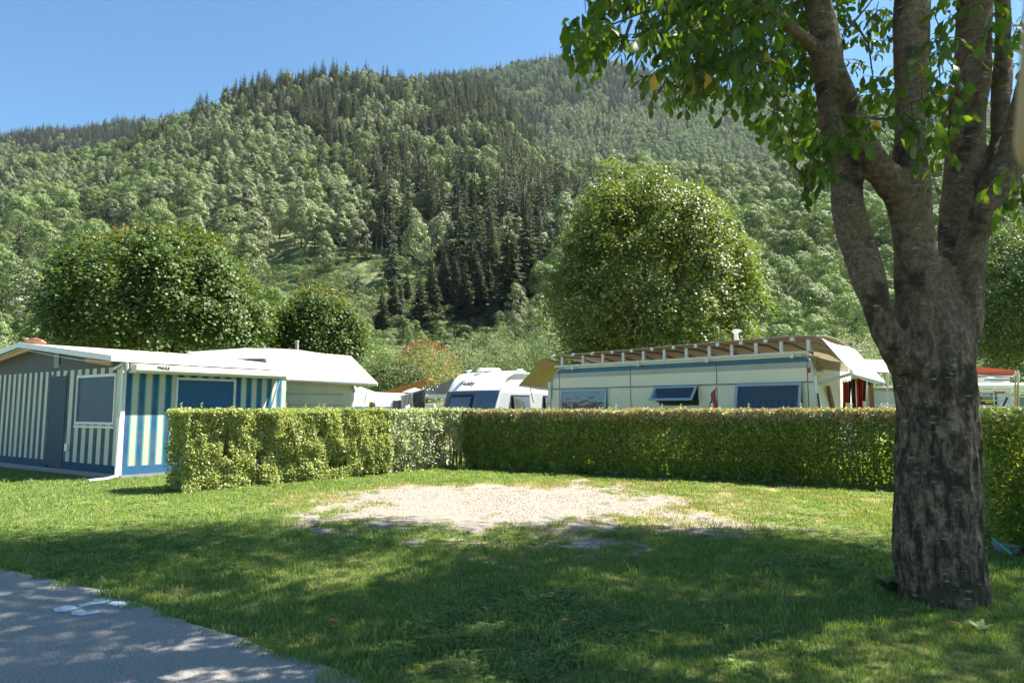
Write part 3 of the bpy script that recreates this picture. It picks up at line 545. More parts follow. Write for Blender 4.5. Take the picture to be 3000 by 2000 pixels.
# the nearer stand of big spruces behind the caravans
V, Fs = spruce_mesh(61, .02, .14, 64, 15); NEAR = [(fastmesh('crown', *spruce_mesh(61 + i, .02, w, 66, 16), M['spruce']), trunk_mesh(.92, .011, 5)) for i, w in enumerate((.13, .15, .12))]
for i, (a, top, bot_, w) in enumerate([(1118, 850, 1010, 0), (1150, 812, 1015, 1), (1170, 828, 1020, 2), (1190, 800, 1022, 0), (1228, 812, 1020, 1), (1262, 765, 1015, 2), (1300, 740, 1020, 0), (1330, 752, 1025, 1), (1362, 775, 1012, 2), (1402, 762, 1015, 0), (1430, 770, 1000, 1), (1455, 790, 990, 2), (1345, 868, 1020, 0), (1250, 880, 1030, 1), (1380, 700, 960, 1), (1440, 660, 940, 0), (1490, 650, 960, 2), (1540, 640, 950, 1)]):
    yy = 175 + (i % 4) * 9; p = D(a, bot_, yy); hh = (bot_ - top) / F * yy; g = float(Hgt(p[0:1], p[1:2])[0]); p[2] = min(p[2], g)  if p[2] > g else p[2]; hh = float(D(a, top, yy)[2] - g + .5); cr, tm = NEAR[w]
    e = empty('spruce_tree', (p[0], p[1], g - .5), f'near dark spruce in the stand at the hill foot, {"taller" if hh > 21 else "lower"}, {landmark(a)}', 'spruce', ['spruces of the near stand behind the white caravan', 'spruces on the left of the near stand'][a < 1240]); e.scale = (hh * 1.6, hh * 1.6, hh * 1.05); e.rotation_euler.z = i * 1.3
    link('crown', cr, e); link('trunk', tm, e)
# cabins on the far slope
for (a, b, w, hh, mm, lb, nm) in ((1757, 486, 3.2, 1.8, mat('blue_boards', (.05, .13, .25), None, 1, .7), 'small blue hut on the dry shelf of the far slope', 'hut'), (1952, 494, 13., 2.6, mat('brown_boards', (.17, .065, .045), (.12, .05, .035), 1, .8, stretch=(6, 6, 1)), 'long dark red wooden cabin on the slope above the tall maple', 'cabin')):
    p = hit(a, b); sc_ = p[1] / 330.; w *= sc_; hh *= sc_; g = float(p[2]); fr = frame((p[0] - w / 2, p[1], p[2] - .3), (1, .05)); e = empty('cabin' if nm == 'cabin' else 'hut', fr(w / 2, 0, 0), lb, nm)
    MB().box(fr, (0, 0, -6), (w, 4, hh)).build('wall', mm, e); MB().box(fr, (-.5, -.7, hh), (w + .5, 4.6, hh + .35)).build('roof', mat('weathered_roof', (.14, .13, .13), None, 1, .8), e)
    for q in (range(1, 4) if nm == 'cabin' else range(1, 2)): MB().box(fr, (w * q / 4 - .5, -.06, hh * .35), (w * q / 4 + .5, .02, hh * .75)).build('window', M['glass_dark'], e)

# ------------------------------------------------------------------ garden trees
def crown_leaves(seed, c, rad, nl, per, lr, leaf, topflat=.8, low=-.45, twig=.25, shp=None):
    """leaf blades set in flattened sprays over a rounded crown with depth"""
    r = np.random.default_rng(seed); d = unit(r.normal(size=(nl * 2, 3))); d = d[d[:, 2] > low][:nl]; n = len(d)
    bump = 1 + .13 * np.sin(d[:, 0] * 5 + seed) * np.cos(d[:, 1] * 4) + r.uniform(-.22, .07, n); dep = np.where(r.uniform(0, 1, n) < .78, 1, r.uniform(.6, .9, n))
    P = d * (np.array(rad) * (bump * dep)[:, None])
    if shp is not None: P = shp(P, rad)
    C = np.repeat(P, per, 0); dd = np.repeat(d, per, 0); N = len(C); o = r.normal(size=(N, 3)) * lr * [1, 1, .26]; o[:, 2] -= np.hypot(o[:, 0], o[:, 1]) ** 2 / (lr * 2.2)
    C = C + o + dd * r.uniform(-.1, .12, (N, 1)); T = unit(dd * [1, 1, .2] + r.normal(size=(N, 3)) * .6 + [0, 0, -.4]); Nn = unit(dd * .75 + [0, 0, .7] + r.normal(size=(N, 3)) * .28)
    return leaves(C + np.array(c), T, Nn, leaf * r.uniform(.6, 1.25, N), leaf * r.uniform(.6, 1.0, N), fold=-.15)
def limbs(mb, base, c, rad, n, r0, seed):
    r = random.Random(seed); b = Vector([float(v) for v in base]); c = Vector([float(v) for v in c]); fork = b.lerp(c, .45)
    mb.tube([b + Vector((0, 0, -.3)), b.lerp(fork, .5) + Vector((.04, 0, 0)), fork], [r0 * 1.25, r0, r0 * .85], 10)
    for k in range(n):
        a = 6.28 * k / n + r.uniform(-.3, .3); e = c + Vector((math.cos(a) * rad[0] * r.uniform(.4, .8), math.sin(a) * rad[1] * r.uniform(.4, .8), rad[2] * r.uniform(-.1, .75)))
        mpt = fork.lerp(e, .45) + Vector((0, 0, .12 * rad[2])); mb.tube([fork, mpt, e], [r0 * .5, r0 * .32, r0 * .08], 7)
        for q in range(3):
            t = fork.lerp(mpt, .7).lerp(e, q * .3); f = t + Vector((r.uniform(-1, 1), r.uniform(-1, 1), r.uniform(.3, 1))) * rad[0] * .3; mb.tube([t, f], [r0 * .16, r0 * .05], 5)
def garden_tree(name, base, c, rad, label, cat, V, Fs, m, seed, r0=.14, n=7, extra=()):
    e = empty(name, (base[0], base[1], 0), label, cat); off = np.array([base[0], base[1], 0])
    link('crown', fastmesh('crown', V - off, Fs, m), e); mb = MB(); limbs(mb, base, c, rad, n, r0, seed); mb.build('trunk', M['bark_dark'], e)
    for nm, (V2, F2, m2) in extra: o = link(nm, fastmesh(nm, V2 - off, F2, m2), e); o['kind'] = 'stuff'
    return e
# low round maple (left), small maple beside it, tall maple (middle), tree at the right edge
def flatb(P, rad): P = P.copy(); P[:, 2] = np.where(P[:, 2] < 0, P[:, 2] * .9, P[:, 2]); P[:, 0] *= np.where(P[:, 2] < 0, 1, 1); return P
def ccenter(pl, pr, pt, pb, d): a, b, t, u = D(pl, 900, d), D(pr, 900, d), D(1000, pt, d), D(1000, pb, d); return np.array([(a[0] + b[0]) / 2, d, (t[2] + u[2]) / 2]), (b[0] - a[0]) / 2 * .95 * math.cos(math.atan2((a[0] + b[0]) / 2, d)), (t[2] - u[2]) / 2 * .97
c, rx, rz = ccenter(158, 806, 668, 1100, 31); rad = (rx, rx * .9, rz)
def tips(seed, c, rad, n, leaf, zmin=.55):
    r = np.random.default_rng(seed); d = unit(r.normal(size=(n * 4, 3)) + [0, -.3, .9]); d = d[d[:, 2] > zmin][:n]; P = d * np.array(rad) * 1.03 + np.array(c) + r.normal(size=(len(d), 3)) * .1
    P = np.repeat(P, 5, 0) + r.normal(size=(len(d) * 5, 3)) * .06; return leaves(P, rdir(len(P)) + [0, 0, .4], rdir(len(P)), leaf, leaf * .8)
garden_tree('maple_tree', (c[0], 31, 0), c, rad, 'broad low round maple with rust tipped crown behind the striped awning hut', 'tree', *crown_leaves(1, c, rad, 330, 210, .46, .17, low=-.5), M['maple'], 1, .2, 9, [('reddish_tips', (*tips(5, c, rad, 60, .15), M['maple_tip']))])
c, rx, rz = ccenter(806, 1062, 838, 1120, 36); rad = (rx, rx, rz)
garden_tree('maple_tree', (c[0], 36, 0), c, rad, 'small round maple between the low maple and the scrub, above the white caravan cover', 'tree', *crown_leaves(2, c, rad, 150, 180, .42, .16, low=-.6), M['maple'], 2, .14, 7, [('reddish_tips', (*tips(6, c, rad, 35, .14), M['maple_tip']))])
c, rx, rz = ccenter(1603, 2180, 492, 1180, 31); rad = (rx, rx * .95, rz); 
def keyclust(seed, c, rad, n):
    r = np.random.default_rng(seed); d = unit(r.normal(size=(n, 3)) + [0, -.7, -.1]); P = d * np.array(rad) * .98 + np.array(c); P = np.repeat(P, 6, 0); N = len(P); P = P + np.stack([r.normal(size=N) * .02, r.normal(size=N) * .02, np.tile(np.arange(6) * -.035, n)], 1)
    return leaves(P, rdir(N) + [0, 0, -.7], rdir(N), .055, .03)
def cone(P, rad): P = P.copy(); t = P[:, 2] / rad[2]; P[:, :2] *= (1 - .14 * np.clip(t, 0, 1))[:, None]; return P
garden_tree('maple_tree', (c[0], 31, 0), c, rad, 'tall dense egg shaped maple rising behind the beige caravan', 'tree', *crown_leaves(3, c, rad, 520, 190, .42, .15, low=-.8, shp=cone), M['centre'], 3, .2, 11, [('seed_cluster', (*keyclust(8, c, rad, 420), M['keys']))])
c, rx, rz = ccenter(2790, 3420, 610, 1130, 33); rad = (rx, rx, rz)
garden_tree('lime_tree', (c[0] , 33, 0), c, rad, 'leafy pale green tree right of the big cherry trunk at the frame edge', 'tree', *crown_leaves(4, c, rad, 400, 170, .45, .15, low=-.7), M['green'], 4, .2, 9)
# bushy belt at the foot of the hill
SHR = []
def shrub(i, px_l, px_r, pt, d, m, label, cat='bush', nl=60, per=60, name='leafy_bush', leaf=.11, berries=0, hi=None):
    c, rx, rz = ccenter(px_l, px_r, pt, 1185, d); rad = (rx, rx * .8, rz); V, Fs = crown_leaves(100 + i, c, rad, nl, per, rx * .16 + .12, leaf, low=-.5)
    ex = []
    if berries: ex = [('berry_cluster', (*tips(i, c, rad, berries, .1, -.5), M['berries']))]
    garden_tree(name, (c[0], d, 0), c, rad, label, cat, V, Fs, m, i, .06, 5, ex)
for i, a in enumerate([(60, 330, 1005, 40, 'green', 'green bush behind the hut ridge left of the low maple'), (-120, 110, 985, 44, 'pale', 'grey green bush at the left frame edge behind the hut'), (150, 260, 1015, 38, 'rowan', 'yellowish bush behind the hut just right of the copper cat'),
    (1000, 1190, 985, 48, 'green', 'green bush right of the small maple above the tarpaulin roof edge'), (1070, 1230, 1035, 40, 'scrub', 'yellow green bush above the low distant caravan'), (1180, 1300, 975, 56, 'scrub', 'pale fresh bush behind the rowan'),
    (1290, 1440, 985, 58, 'pale', 'pale bush above the white caravan roof'), (1400, 1560, 955, 60, 'pale', 'grey green bush above the satellite dish of the white caravan'), (1480, 1700, 960, 50, 'scrub', 'yellow green bush left of the tall maple foot'), (1520, 1640, 870, 66, 'pale', 'narrow pale tree against dark spruces left of the tall maple'),
    (2180, 2420, 985, 52, 'green', 'dark leafy bush behind the vent pipe right of the tall maple'), (2360, 2600, 960, 56, 'pale', 'pale leafy bush behind the awning slope of the beige caravan'), (2480, 2700, 1000, 46, 'scrub', 'yellow green bush just left of the big trunk'), (2830, 2960, 1040, 40, 'scrub', 'bright small bush behind the orange awning roll')]):
    shrub(i, *a[:4], M[a[4]], a[5], nl=90, per=80)
shrub(50, 1150, 1350, 1000, 42, M['rowan'], 'rowan bush with orange berries above the orange wooden wall', 'bush', 110, 80, 'rowan_bush', .10, 110)

# ------------------------------------------------------------------ hedges
def hedge(name, p0, p1, th, h, n, label, m, mtop, leaf=(.04, .04), stems=40, bare=None, sprigs=14, seed=0, face=1, thin=None, top_z=0):
    r = np.random.default_rng(seed); A = np.array([*p0, 0.]); B = np.array([*p1, 0.]); L = np.linalg.norm(B - A); X = (B - A) / L; Yv = np.array([-X[1], X[0], 0]) * face   # Y points away from the camera
    e = empty(name, (A + B) / 2, label, 'hedge'); off = (A + B) / 2
    u = r.uniform(-.02, 1.02, n); v = r.uniform(0, 1, n); w = r.uniform(0, 1, n); q = r.uniform(0, 1, n); dpt = np.minimum(r.exponential(.11, n), .5)
    # shells: front 45 %, top 22 %, back 15 %, ends 8 %, volume 10 %
    yy = np.where(q < .45, dpt * th, np.where(q < .60, 1 - dpt * .6, v)); yy = np.where(q < .45, dpt, yy); yy = np.where((q >= .45) & (q < .6), 1 - dpt, yy); zz = w.copy(); it = (q >= .6) & (q < .82); zz = np.where(it, 1 - dpt * .55, zz); ie = (q >= .82) & (q < .9); uu = np.where(ie, np.where(r.uniform(0, 1, n) < .5, dpt * .6 / L, 1 - dpt * .6 / L), u)
    zz = zz * (1 + .07 * (fbm(uu * L * 2.5, yy * 2, 3, seed) - .5)); rag = (fbm(uu * L * 2.6, zz * 3, 3, seed + 5) - .5) * .3
    tp = 1 - .10 * sstep(.5, 0, zz)   # a little narrower near the ground
    P = A + X * (uu * L)[:, None] + Yv * ((yy - .5) * tp * th + np.where(yy < .5, rag, -rag))[:, None] + np.array([0, 0, 1.]) * (zz * h)[:, None]
    den = fbm(uu * L * 3.2, zz * h * 3.2 + yy * 2, 3, seed + 9); keep = (den + .12 * (zz > .8) > .26)
    if bare is not None: keep &= r.uniform(0, 1, n) > bare(uu, zz)
    keep &= r.uniform(0, 1, n) > .6 * sstep(.05, .0, zz)
    P, uu, zz, yy = P[keep], uu[keep], zz[keep], yy[keep]; N = len(P); out = -Yv * np.where(yy < .5, 1, -1)[:, None] * .9
    T = unit(rdir(N) * .8 + out * .5 + np.array([0, 0, 1]) * r.uniform(-.5, .8, N)[:, None]); Nn = unit(out * .9 + [0, 0, .6] + rdir(N) * .6)
    lf = (leaf[0] + (leaf[1] - leaf[0]) * uu) * r.uniform(.65, 1.3, N); V, Fs = leaves(P - off, T, Nn, lf, lf * .62, fold=.12)
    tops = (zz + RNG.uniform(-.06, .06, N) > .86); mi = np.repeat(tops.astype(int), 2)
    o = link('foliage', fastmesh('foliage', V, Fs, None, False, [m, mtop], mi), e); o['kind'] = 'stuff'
    rr = random.Random(seed)
    for k in range(stems):
        a = (k + rr.uniform(.1, .9)) / stems; b = A + X * (a * L) + Yv * rr.uniform(-.25, .15) * th; mb = MB()
        for j in range(rr.choice((2, 3, 3, 4))):
            lx, ly = rr.uniform(-.25, .25), rr.uniform(-.35, .2) * th; pts = [b + X * rr.uniform(-.04, .04) + np.array([0, 0, -.03]), b + X * (lx * .4 + rr.uniform(-.03, .03)) + Yv * ly * .35 + np.array([0, 0, .3 * h]), b + X * (lx * .8 + rr.uniform(-.05, .05)) + Yv * ly * .8 + np.array([0, 0, .62 * h]), b + X * lx + Yv * ly + np.array([0, 0, .97 * h])]
            s = rr.uniform(.7, 1.2); mb.tube(pts, [.017 * s, .012 * s, .008 * s, .003], 5)
            for t in range(3):
                f = rr.uniform(.2, .85); p = pts[1] * (1 - f) + pts[2] * f; mb.tube([p, p + X * rr.uniform(-.16, .16) + Yv * rr.uniform(-.2, .1) + np.array([0, 0, rr.uniform(.08, .25)])], [.005, .002], 4)
        mb.build('stem', M['stem'], e)
    V = []; Fs = []; nb = 0
    for k in range(sprigs):
        a = rr.uniform(0, 1); b = A + X * a * L + Yv * rr.uniform(-.4, .4) * th + np.array([0, 0, h * .97]); hh = rr.choice((.06, .08, .1, .16)); nl_ = 12
        C = b + np.array([0, 0, 1.]) * np.linspace(.01, hh, nl_)[:, None]; aa = np.arange(nl_) * 2.4; Tt = np.stack([np.cos(aa), np.sin(aa), .7 + 0 * aa], 1); v2, f2 = leaves(C - off, Tt, np.tile([0, 0, 1.], (nl_, 1)), .045, .022); V.append(v2); Fs.append(f2 + nb); nb += len(v2)
    if V: o = link('shoot', fastmesh('shoot', np.concatenate(V), np.concatenate(Fs), M['hedge_l']), e); o['kind'] = 'stuff'
    return e
HL0 = G(555, 1447)[:2]; HL1 = G(1385, 1370)[:2]; dL = (HL1 - HL0) / np.linalg.norm(HL1 - HL0); nL = np.array([-dL[1], dL[0]])
th = .85; EYT = 1.40
def bareL(u, z):
    low = sstep(.34, .08, z) * (.25 + .75 * sstep(.42, .6, u)); win = ((u > .70) & (u < .93) & (z < .62)) * (fbm(u * 26, z * 5, 2, 3) > .40) * .9; a = np.maximum(low * (fbm(u * 30, z * 3, 2, 2) > .35), win); return np.clip(a, 0, .96)
# left run: near half of the leaves small, far half large and pale
hedge('hedge', HL0 + nL * th / 2, HL0 + nL * th / 2 + dL * (np.linalg.norm(HL1 - HL0) * .62), th, 1.39, 150000, 'clipped sunlit small leaved hedge whose cut end stands before the striped hut', M['hedge_l'], M['hedge_l'], (.045, .052), 26, lambda u, z: .9 * sstep(.2, .06, z) * sstep(.7, 1, u) + .5 * sstep(.12, .02, z), 26, 1)
hedge('hedge', HL0 + nL * th / 2 + dL * (np.linalg.norm(HL1 - HL0) * .62), HL1 + nL * th / 2 + dL * .3, th * .8, 1.40, 40000, 'sparse pale leaved hedge with bare woody stems, between the dense hedge and the shaded one', M['hedge_p'], M['hedge_p'], (.05, .058), 24, lambda u, z: np.maximum(.95 * sstep(.42, .15, z) * (fbm(u * 14, z * 3, 2, 2) > .30), .92 * ((u > .35) & (u < .78) & (z < .66)) * (fbm(u * 9, z * 3, 2, 3) > .36)), 12, 2)
HR0 = G(1372, 1374)[:2] ; HR1 = G(2940, 1452)[:2]; dR = (HR1 - HR0) / np.linalg.norm(HR1 - HR0); nR = np.array([-dR[1], dR[0]])
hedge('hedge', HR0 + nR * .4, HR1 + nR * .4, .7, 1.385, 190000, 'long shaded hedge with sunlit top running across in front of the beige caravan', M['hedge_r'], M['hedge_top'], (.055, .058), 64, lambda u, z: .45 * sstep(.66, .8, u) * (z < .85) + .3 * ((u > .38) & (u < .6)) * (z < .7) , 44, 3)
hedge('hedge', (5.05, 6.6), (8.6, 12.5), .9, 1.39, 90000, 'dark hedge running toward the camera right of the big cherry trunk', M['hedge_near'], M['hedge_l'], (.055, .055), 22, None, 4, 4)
# weeds along the hedge foot
def weed(name, p, n, L, label, cat='weed', group=None, up=.8, m='green'):
    a = RNG.uniform(0, 6.28, n); C = np.zeros((n, 3)); C[:, 2] = RNG.uniform(0, L * .3, n); T = np.stack([np.cos(a), np.sin(a), np.full(n, up)], 1); V, Fs = leaves(C, T, np.tile([0, 0, 1.], (n, 1)), L * RNG.uniform(.6, 1.2, n), L * .33, 'broad', -.1)
    o = link(name, fastmesh(name, V, Fs, M[m]), None, (float(p[0]), float(p[1]), 0)); tag(o, label, cat, group)
for k in range(34):
    t = k / 33; p = HR0 + dR * np.linalg.norm(HR1 - HR0) * (t * .97 + random.uniform(-.01, .01)) - nR * random.uniform(.02, .22)
    weed('dock_weed', p, random.choice((7, 9, 11)), random.uniform(.10, .2), 'small dark weed rooted along the foot of the shaded hedge', 'weed', 'weeds along the shaded hedge foot')
weed('dock_weed', G(2610, 1735)[:2], 30, .15, 'bright green weed at the left foot of the big trunk', m='scrub'); weed('dock_weed', G(2870, 1850)[:2], 22, .085, 'low dark leafy weed right of the fallen orange leaf by the trunk')
for p, n in ((G(250, 1768), 12), (G(345, 1780), 26), (G(180, 1761), 12)): weed('verge_weed', p[:2], n, .05, 'tuft of grass growing through the painted number', 'weed', 'tufts growing over the painted number', .5, 'scrub')

# ------------------------------------------------------------------ the cherry tree
bark, nt, bs = newmat('cherry_bark')
tc = nt.nodes.new('ShaderNodeTexCoord'); sp = nt.nodes.new('ShaderNodeSeparateXYZ'); nt.links.new(tc.outputs['Object'], sp.inputs[0])
n1 = noisen(nt, 13, 6, .72, (1.5, 1.5, .5)); n2 = noisen(nt, 6, 5, .7, (1.1, 1.1, 3.6)); n3 = noisen(nt, 3.6, 6, .68); n4 = noisen(nt, 30, 5, .75)
low = mixc(nt, ramp(nt, n1.outputs[0], [(.42, 0.), (.60, 1.)]), (.055, .036, .023), (.33, .23, .15)); up = mixc(nt, ramp(nt, n2.outputs[0], [(.28, 0.), (.78, 1.)]), (.13, .09, .06), (.28, .20, .135))
hz = nt.nodes.new('ShaderNodeMapRange'); nt.links.new(sp.outputs[2], hz.inputs[0]); hz.inputs[1].default_value = 1.5; hz.inputs[2].default_value = 2.6
c = mixc(nt, hz.outputs[0], low, up); c = mixc(nt, ramp(nt, n3.outputs[0], [(.50, 0.), (.60, .85)]), c, (.035, .026, .02))
c = mixc(nt, ramp(nt, noisen(nt, 2.1, 4, .6).outputs[0], [(.56, 0.), (.72, .55)]), c, (.12, .115, .03))
vl = noisen(nt, 14, 2, .5, (.60, .60, 2.2), tex='ShaderNodeTexVoronoi'); vl.inputs['Randomness'].default_value = 1
sepc = nt.nodes.new('ShaderNodeSeparateColor'); nt.links.new(vl.outputs['Color'], sepc.inputs[0]); thn = nt.nodes.new('ShaderNodeMath'); thn.operation = 'MULTIPLY'; nt.links.new(ramp(nt, vl.outputs['Distance'], [(.17, 1.), (.30, 0.)]), thn.inputs[0]); nt.links.new(ramp(nt, sepc.outputs[0], [(.48, 0.), (.64, .85)]), thn.inputs[1])
brk = nt.nodes.new('ShaderNodeMath'); brk.operation = 'MULTIPLY'; nt.links.new(thn.outputs[0], brk.inputs[0]); nt.links.new(ramp(nt, noisen(nt, 34, 4, .75).outputs[0], [(.36, .0), (.5, 1.)]), brk.inputs[1])
cl = nt.nodes.new('ShaderNodeMath'); cl.operation = 'MULTIPLY'; nt.links.new(brk.outputs[0], cl.inputs[0]); nt.links.new(ramp(nt, noisen(nt, 4.5, 3, .6).outputs[0], [(.42, .1), (.58, 1.)]), cl.inputs[1])
c = mixc(nt, cl.outputs[0], c, (.40, .37, .32)); c = mixc(nt, ramp(nt, n4.outputs[0], [(.38, .6), (.56, 0.)]), c, (.045, .03, .02))
nt.links.new(c, bs.inputs['Base Color']); bs.inputs['Roughness'].default_value = .85; bs.inputs['Specular IOR Level'].default_value = .2
ad = nt.nodes.new('ShaderNodeMath'); ad.operation = 'ADD'; nt.links.new(n1.outputs[0], ad.inputs[0]); m5 = nt.nodes.new('ShaderNodeMath'); m5.operation = 'MULTIPLY'; m5.inputs[1].default_value = .5; nt.links.new(n4.outputs[0], m5.inputs[0]); nt.links.new(m5.outputs[0], ad.inputs[1]); bumpn(nt, bs, ad.outputs[0], .9, .03)
TB = G(2757, 1790); tree = empty('cherry_tree', (TB[0], TB[1] + .3, 0), 'large multi stemmed cherry tree with dark trunk, standing at the right in the foreground', 'tree'); toff = Vector((TB[0], TB[1] + .3, 0))
def limb(rows, d):   # rows: (py, left px, right px, depth)
    P = []; Rr = []
    for py, l, r_, dd in rows:
        p = D((l + r_) / 2, py, dd); P.append(Vector([float(v) for v in p])); Rr.append((r_ - l) / 2 / F * dd * .96 * math.cos(math.atan2(p[0], p[1])))
    return P, Rr
dT = float(TB[1]) + .33
stems_ = [limb([(1900, 2600, 2950, dT), (1800, 2625, 2920, dT), (1740, 2622, 2905, dT), (1650, 2610, 2892, dT), (1500, 2603, 2884, dT), (1350, 2612, 2885, dT), (1200, 2618, 2873, dT), (1100, 2600, 2868, dT), (1000, 2606, 2862, dT + .02), (920, 2640, 2840, dT + .02), (830, 2680, 2810, dT + .04), (760, 2710, 2780, dT + .06)], 0),
    limb([(1080, 2600, 2720, dT - .05), (960, 2538, 2640, dT - .1), (880, 2512, 2612, dT - .12), (800, 2482, 2594, dT - .12), (700, 2451, 2566, dT - .05), (600, 2434, 2540, dT), (500, 2424, 2522, dT + .1), (400, 2402, 2490, dT + .15), (300, 2388, 2462, dT + .2), (200, 2376, 2440, dT + .3), (60, 2360, 2415, dT + .45), (-150, 2330, 2370, dT + .7)], 0),
    limb([(980, 2610, 2790, dT), (860, 2614, 2785, dT), (700, 2604, 2747, dT), (600, 2588, 2738, dT), (540, 2575, 2735, dT), (470, 2600, 2722, dT + .02), (380, 2612, 2718, dT + .05), (300, 2612, 2720, dT + .07), (100, 2606, 2730, dT + .1), (0, 2614, 2732, dT + .12), (-250, 2640, 2740, dT + .1), (-700, 2700, 2780, dT + .6)], 0),
    limb([(600, 2600, 2700, dT - .02), (540, 2560, 2680, dT - .05), (480, 2512, 2612, dT - .12), (420, 2482, 2570, dT - .16), (360, 2464, 2546, dT - .2), (300, 2440, 2522, dT - .22), (240, 2412, 2494, dT - .24), (200, 2396, 2476, dT - .25), (100, 2372, 2464, dT - .26), (0, 2350, 2442, dT - .3), (-200, 2300, 2390, dT - .3), (-600, 2230, 2300, dT - .1)], 0),
    limb([(1000, 2690, 2860, dT + .15), (880, 2740, 2850, dT + .3), (760, 2738, 2850, dT + .42), (600, 2745, 2868, dT + .5), (400, 2768, 2895, dT + .55), (200, 2785, 2910, dT + .6), (0, 2800, 2915, dT + .65), (-300, 2830, 2930, dT + .9), (-800, 2870, 2940, dT + 1.6)], 0),
    limb([(1060, 2700, 2866, dT + .02), (940, 2762, 2884, dT), (860, 2776, 2890, dT), (780, 2790, 2896, dT), (700, 2806, 2908, dT), (620, 2830, 2935, dT), (540, 2862, 2985, dT), (460, 2905, 3025, dT), (300, 2960, 3070, dT - .05), (0, 3030, 3140, dT - .1), (-400, 3110, 3200, dT)], 0),
    limb([(560, 2870, 2960, dT + .3), (400, 2895, 2965, dT + .55), (200, 2905, 2968, dT + .7), (0, 2905, 2965, dT + .8), (-300, 2920, 2970, dT + 1.2)], 0),
    limb([(160, 2380, 2440, dT - .22), (110, 2330, 2375, dT - .4), (70, 2285, 2325, dT - .55), (20, 2230, 2270, dT - .7), (-60, 2140, 2175, dT - .8), (-160, 2020, 2050, dT - .9)], 0)]
mb = MB()
for P, Rr in stems_: mb.tube(P, Rr, 26)
for a, k in ((.4, 0), (5.9, 0)):   # root flare
     c0 = Vector((TB[0] + .06, TB[1] + .33, 0)); d = Vector((math.cos(a), math.sin(a), 0)); mb.tube([c0 + Vector((0, 0, .62)) + d * .12, c0 + d * .235 + Vector((0, 0, .2)), c0 + d * .34 + Vector((0, 0, .04)), c0 + d * .46 + Vector((0, 0, -.05))], [.10, .085, .07, .03], 10)
tr0 = mb.build('trunk', bark, tree); rm = tr0.modifiers.new('r', 'REMESH'); rm.mode = 'VOXEL'; rm.voxel_size = .017; rm.use_smooth_shade = True; sm = tr0.modifiers.new('s', 'SMOOTH'); sm.factor = .6; sm.iterations = 9
bpy.context.view_layer.update(); me = bpy.data.meshes.new_from_object(tr0.evaluated_get(bpy.context.evaluated_depsgraph_get()))
nv = len(me.vertices); co = np.empty(nv * 3, np.float32); me.vertices.foreach_get('co', co); co = co.reshape(-1, 3); no = np.empty(nv * 3, np.float32); me.vertex_normals.foreach_get('vector', no); no = no.reshape(-1, 3)
dsp = np.zeros(nv)
for i in range(nv):
    p = co[i]; z = float(p[2]); kl = max(0., min(1., (2.3 - z) / 1.2)); dsp[i] = -abs(mnoise.noise((p[0] * 13, p[1] * 13, z * 2.6))) * .045 * kl + mnoise.noise((p[0] * 5, p[1] * 5, z * 2.2)) * .022 + mnoise.noise((p[0] * 26, p[1] * 26, z * 9)) * .008 * kl + mnoise.noise((p[0] * 6, p[1] * 6, z * 45)) * .0018 * (1 - kl) + mnoise.noise((p[0] * 17, p[1] * 17, z * 14)) * .004 * (1 - kl)
co = co + no * dsp[:, None]; me.vertices.foreach_set('co', co.ravel()); me.update(); me.polygons.foreach_set('use_smooth', np.ones(len(me.polygons), bool))
me.materials.clear(); me.materials.append(bark); tr0.modifiers.clear(); tr0.data = me
# leaves: hanging sprays along twigs, boughs, and the wide crown overhead that shades the lawn
YB = np.array([(1640, 60), (1660, 150), (1695, 218), (1740, 190), (1800, 225), (1845, 205), (1876, 190), (1900, 335), (1940, 270), (1985, 295), (2050, 285), (2075, 345), (2120, 335), (2165, 250), (2220, 365), (2270, 395), (2330, 440), (2370, 480), (2440, 500), (2560, 520), (2620, 470), (2735, 470), (2800, 560), (2900, 380), (3200, 300)], float)
def vismask(px, py):
    yb = np.interp(px, YB[:, 0], YB[:, 1]); ok = (py < yb) & (px > 1655)
    arm = (px > 1655) & (px < 1890) & (py > 70 + (px - 1655) * .02) & (py < 235); strip = (px > 1720) & (py < 30 + (px - 1720) * .55) ; hole = (px > 1850) & (px < 1935) & (py > 70) & (py < 150)
    return ok & (arm | strip | (px > 1925)) & ~hole
twC = []; cnt = 0; lC = []; lT = []; lN = []; lL = []; twigs = MB(); boughs = []
def spray(tip0, dirv, n, L, sag=.6):
    """a twig with alternate drooping leaves"""
    p = np.array(tip0, float); d = unit(np.array(dirv, float)); pts = [p.copy()]
    for i in range(n):
        d = unit(d + np.array([0, 0, -sag / n]) + RNG.normal(size=3) * .09); p = p + d * .045; pts.append(p.copy()); s = unit(np.cross(d, [0, 0, 1])) * (1 if i % 2 else -1)
        lC.append(p.copy()); lT.append(unit(d * .35 + s * .6 + np.array([0, 0, -.75]) + RNG.normal(size=3) * .28)); lN.append(unit(s * .6 + np.array([0, 0, .6]) + RNG.normal(size=3) * .5)); lL.append(L * RNG.uniform(.7, 1.15))
    if pix(pts[-1])[0] > 1690: twigs.tube([Vector(list(map(float, q))) for q in (pts[0], pts[len(pts) // 2], pts[-1])], [.004, .003, .0015], 4)
want = 820; tries = 0; made = 0
while made < want and tries < 90000:
    tries += 1; px = RNG.uniform(1650, 3010); py = RNG.uniform(-60, 580)
    if not vismask(np.array([px]), np.array([py]))[0]: continue
    if px > 2440 and RNG.uniform() < .62: continue
    if py > 300 and px > 2500 and RNG.uniform() < .5: continue
    dd = RNG.uniform(3.9, 6.2) if px < 2440 else RNG.uniform(5.6, 8.5); dd = RNG.uniform(5.7, 7.2) if 2320 < px < 2490 and py < 430 else dd; p = D(px, py - 70 * 4.5 / dd, dd); side = RNG.normal(size=3) * .5; spray(p, np.array([-.45, -.1, -.1]) + side * [1, 1, .5], RNG.integers(5, 9), .112); made += 1
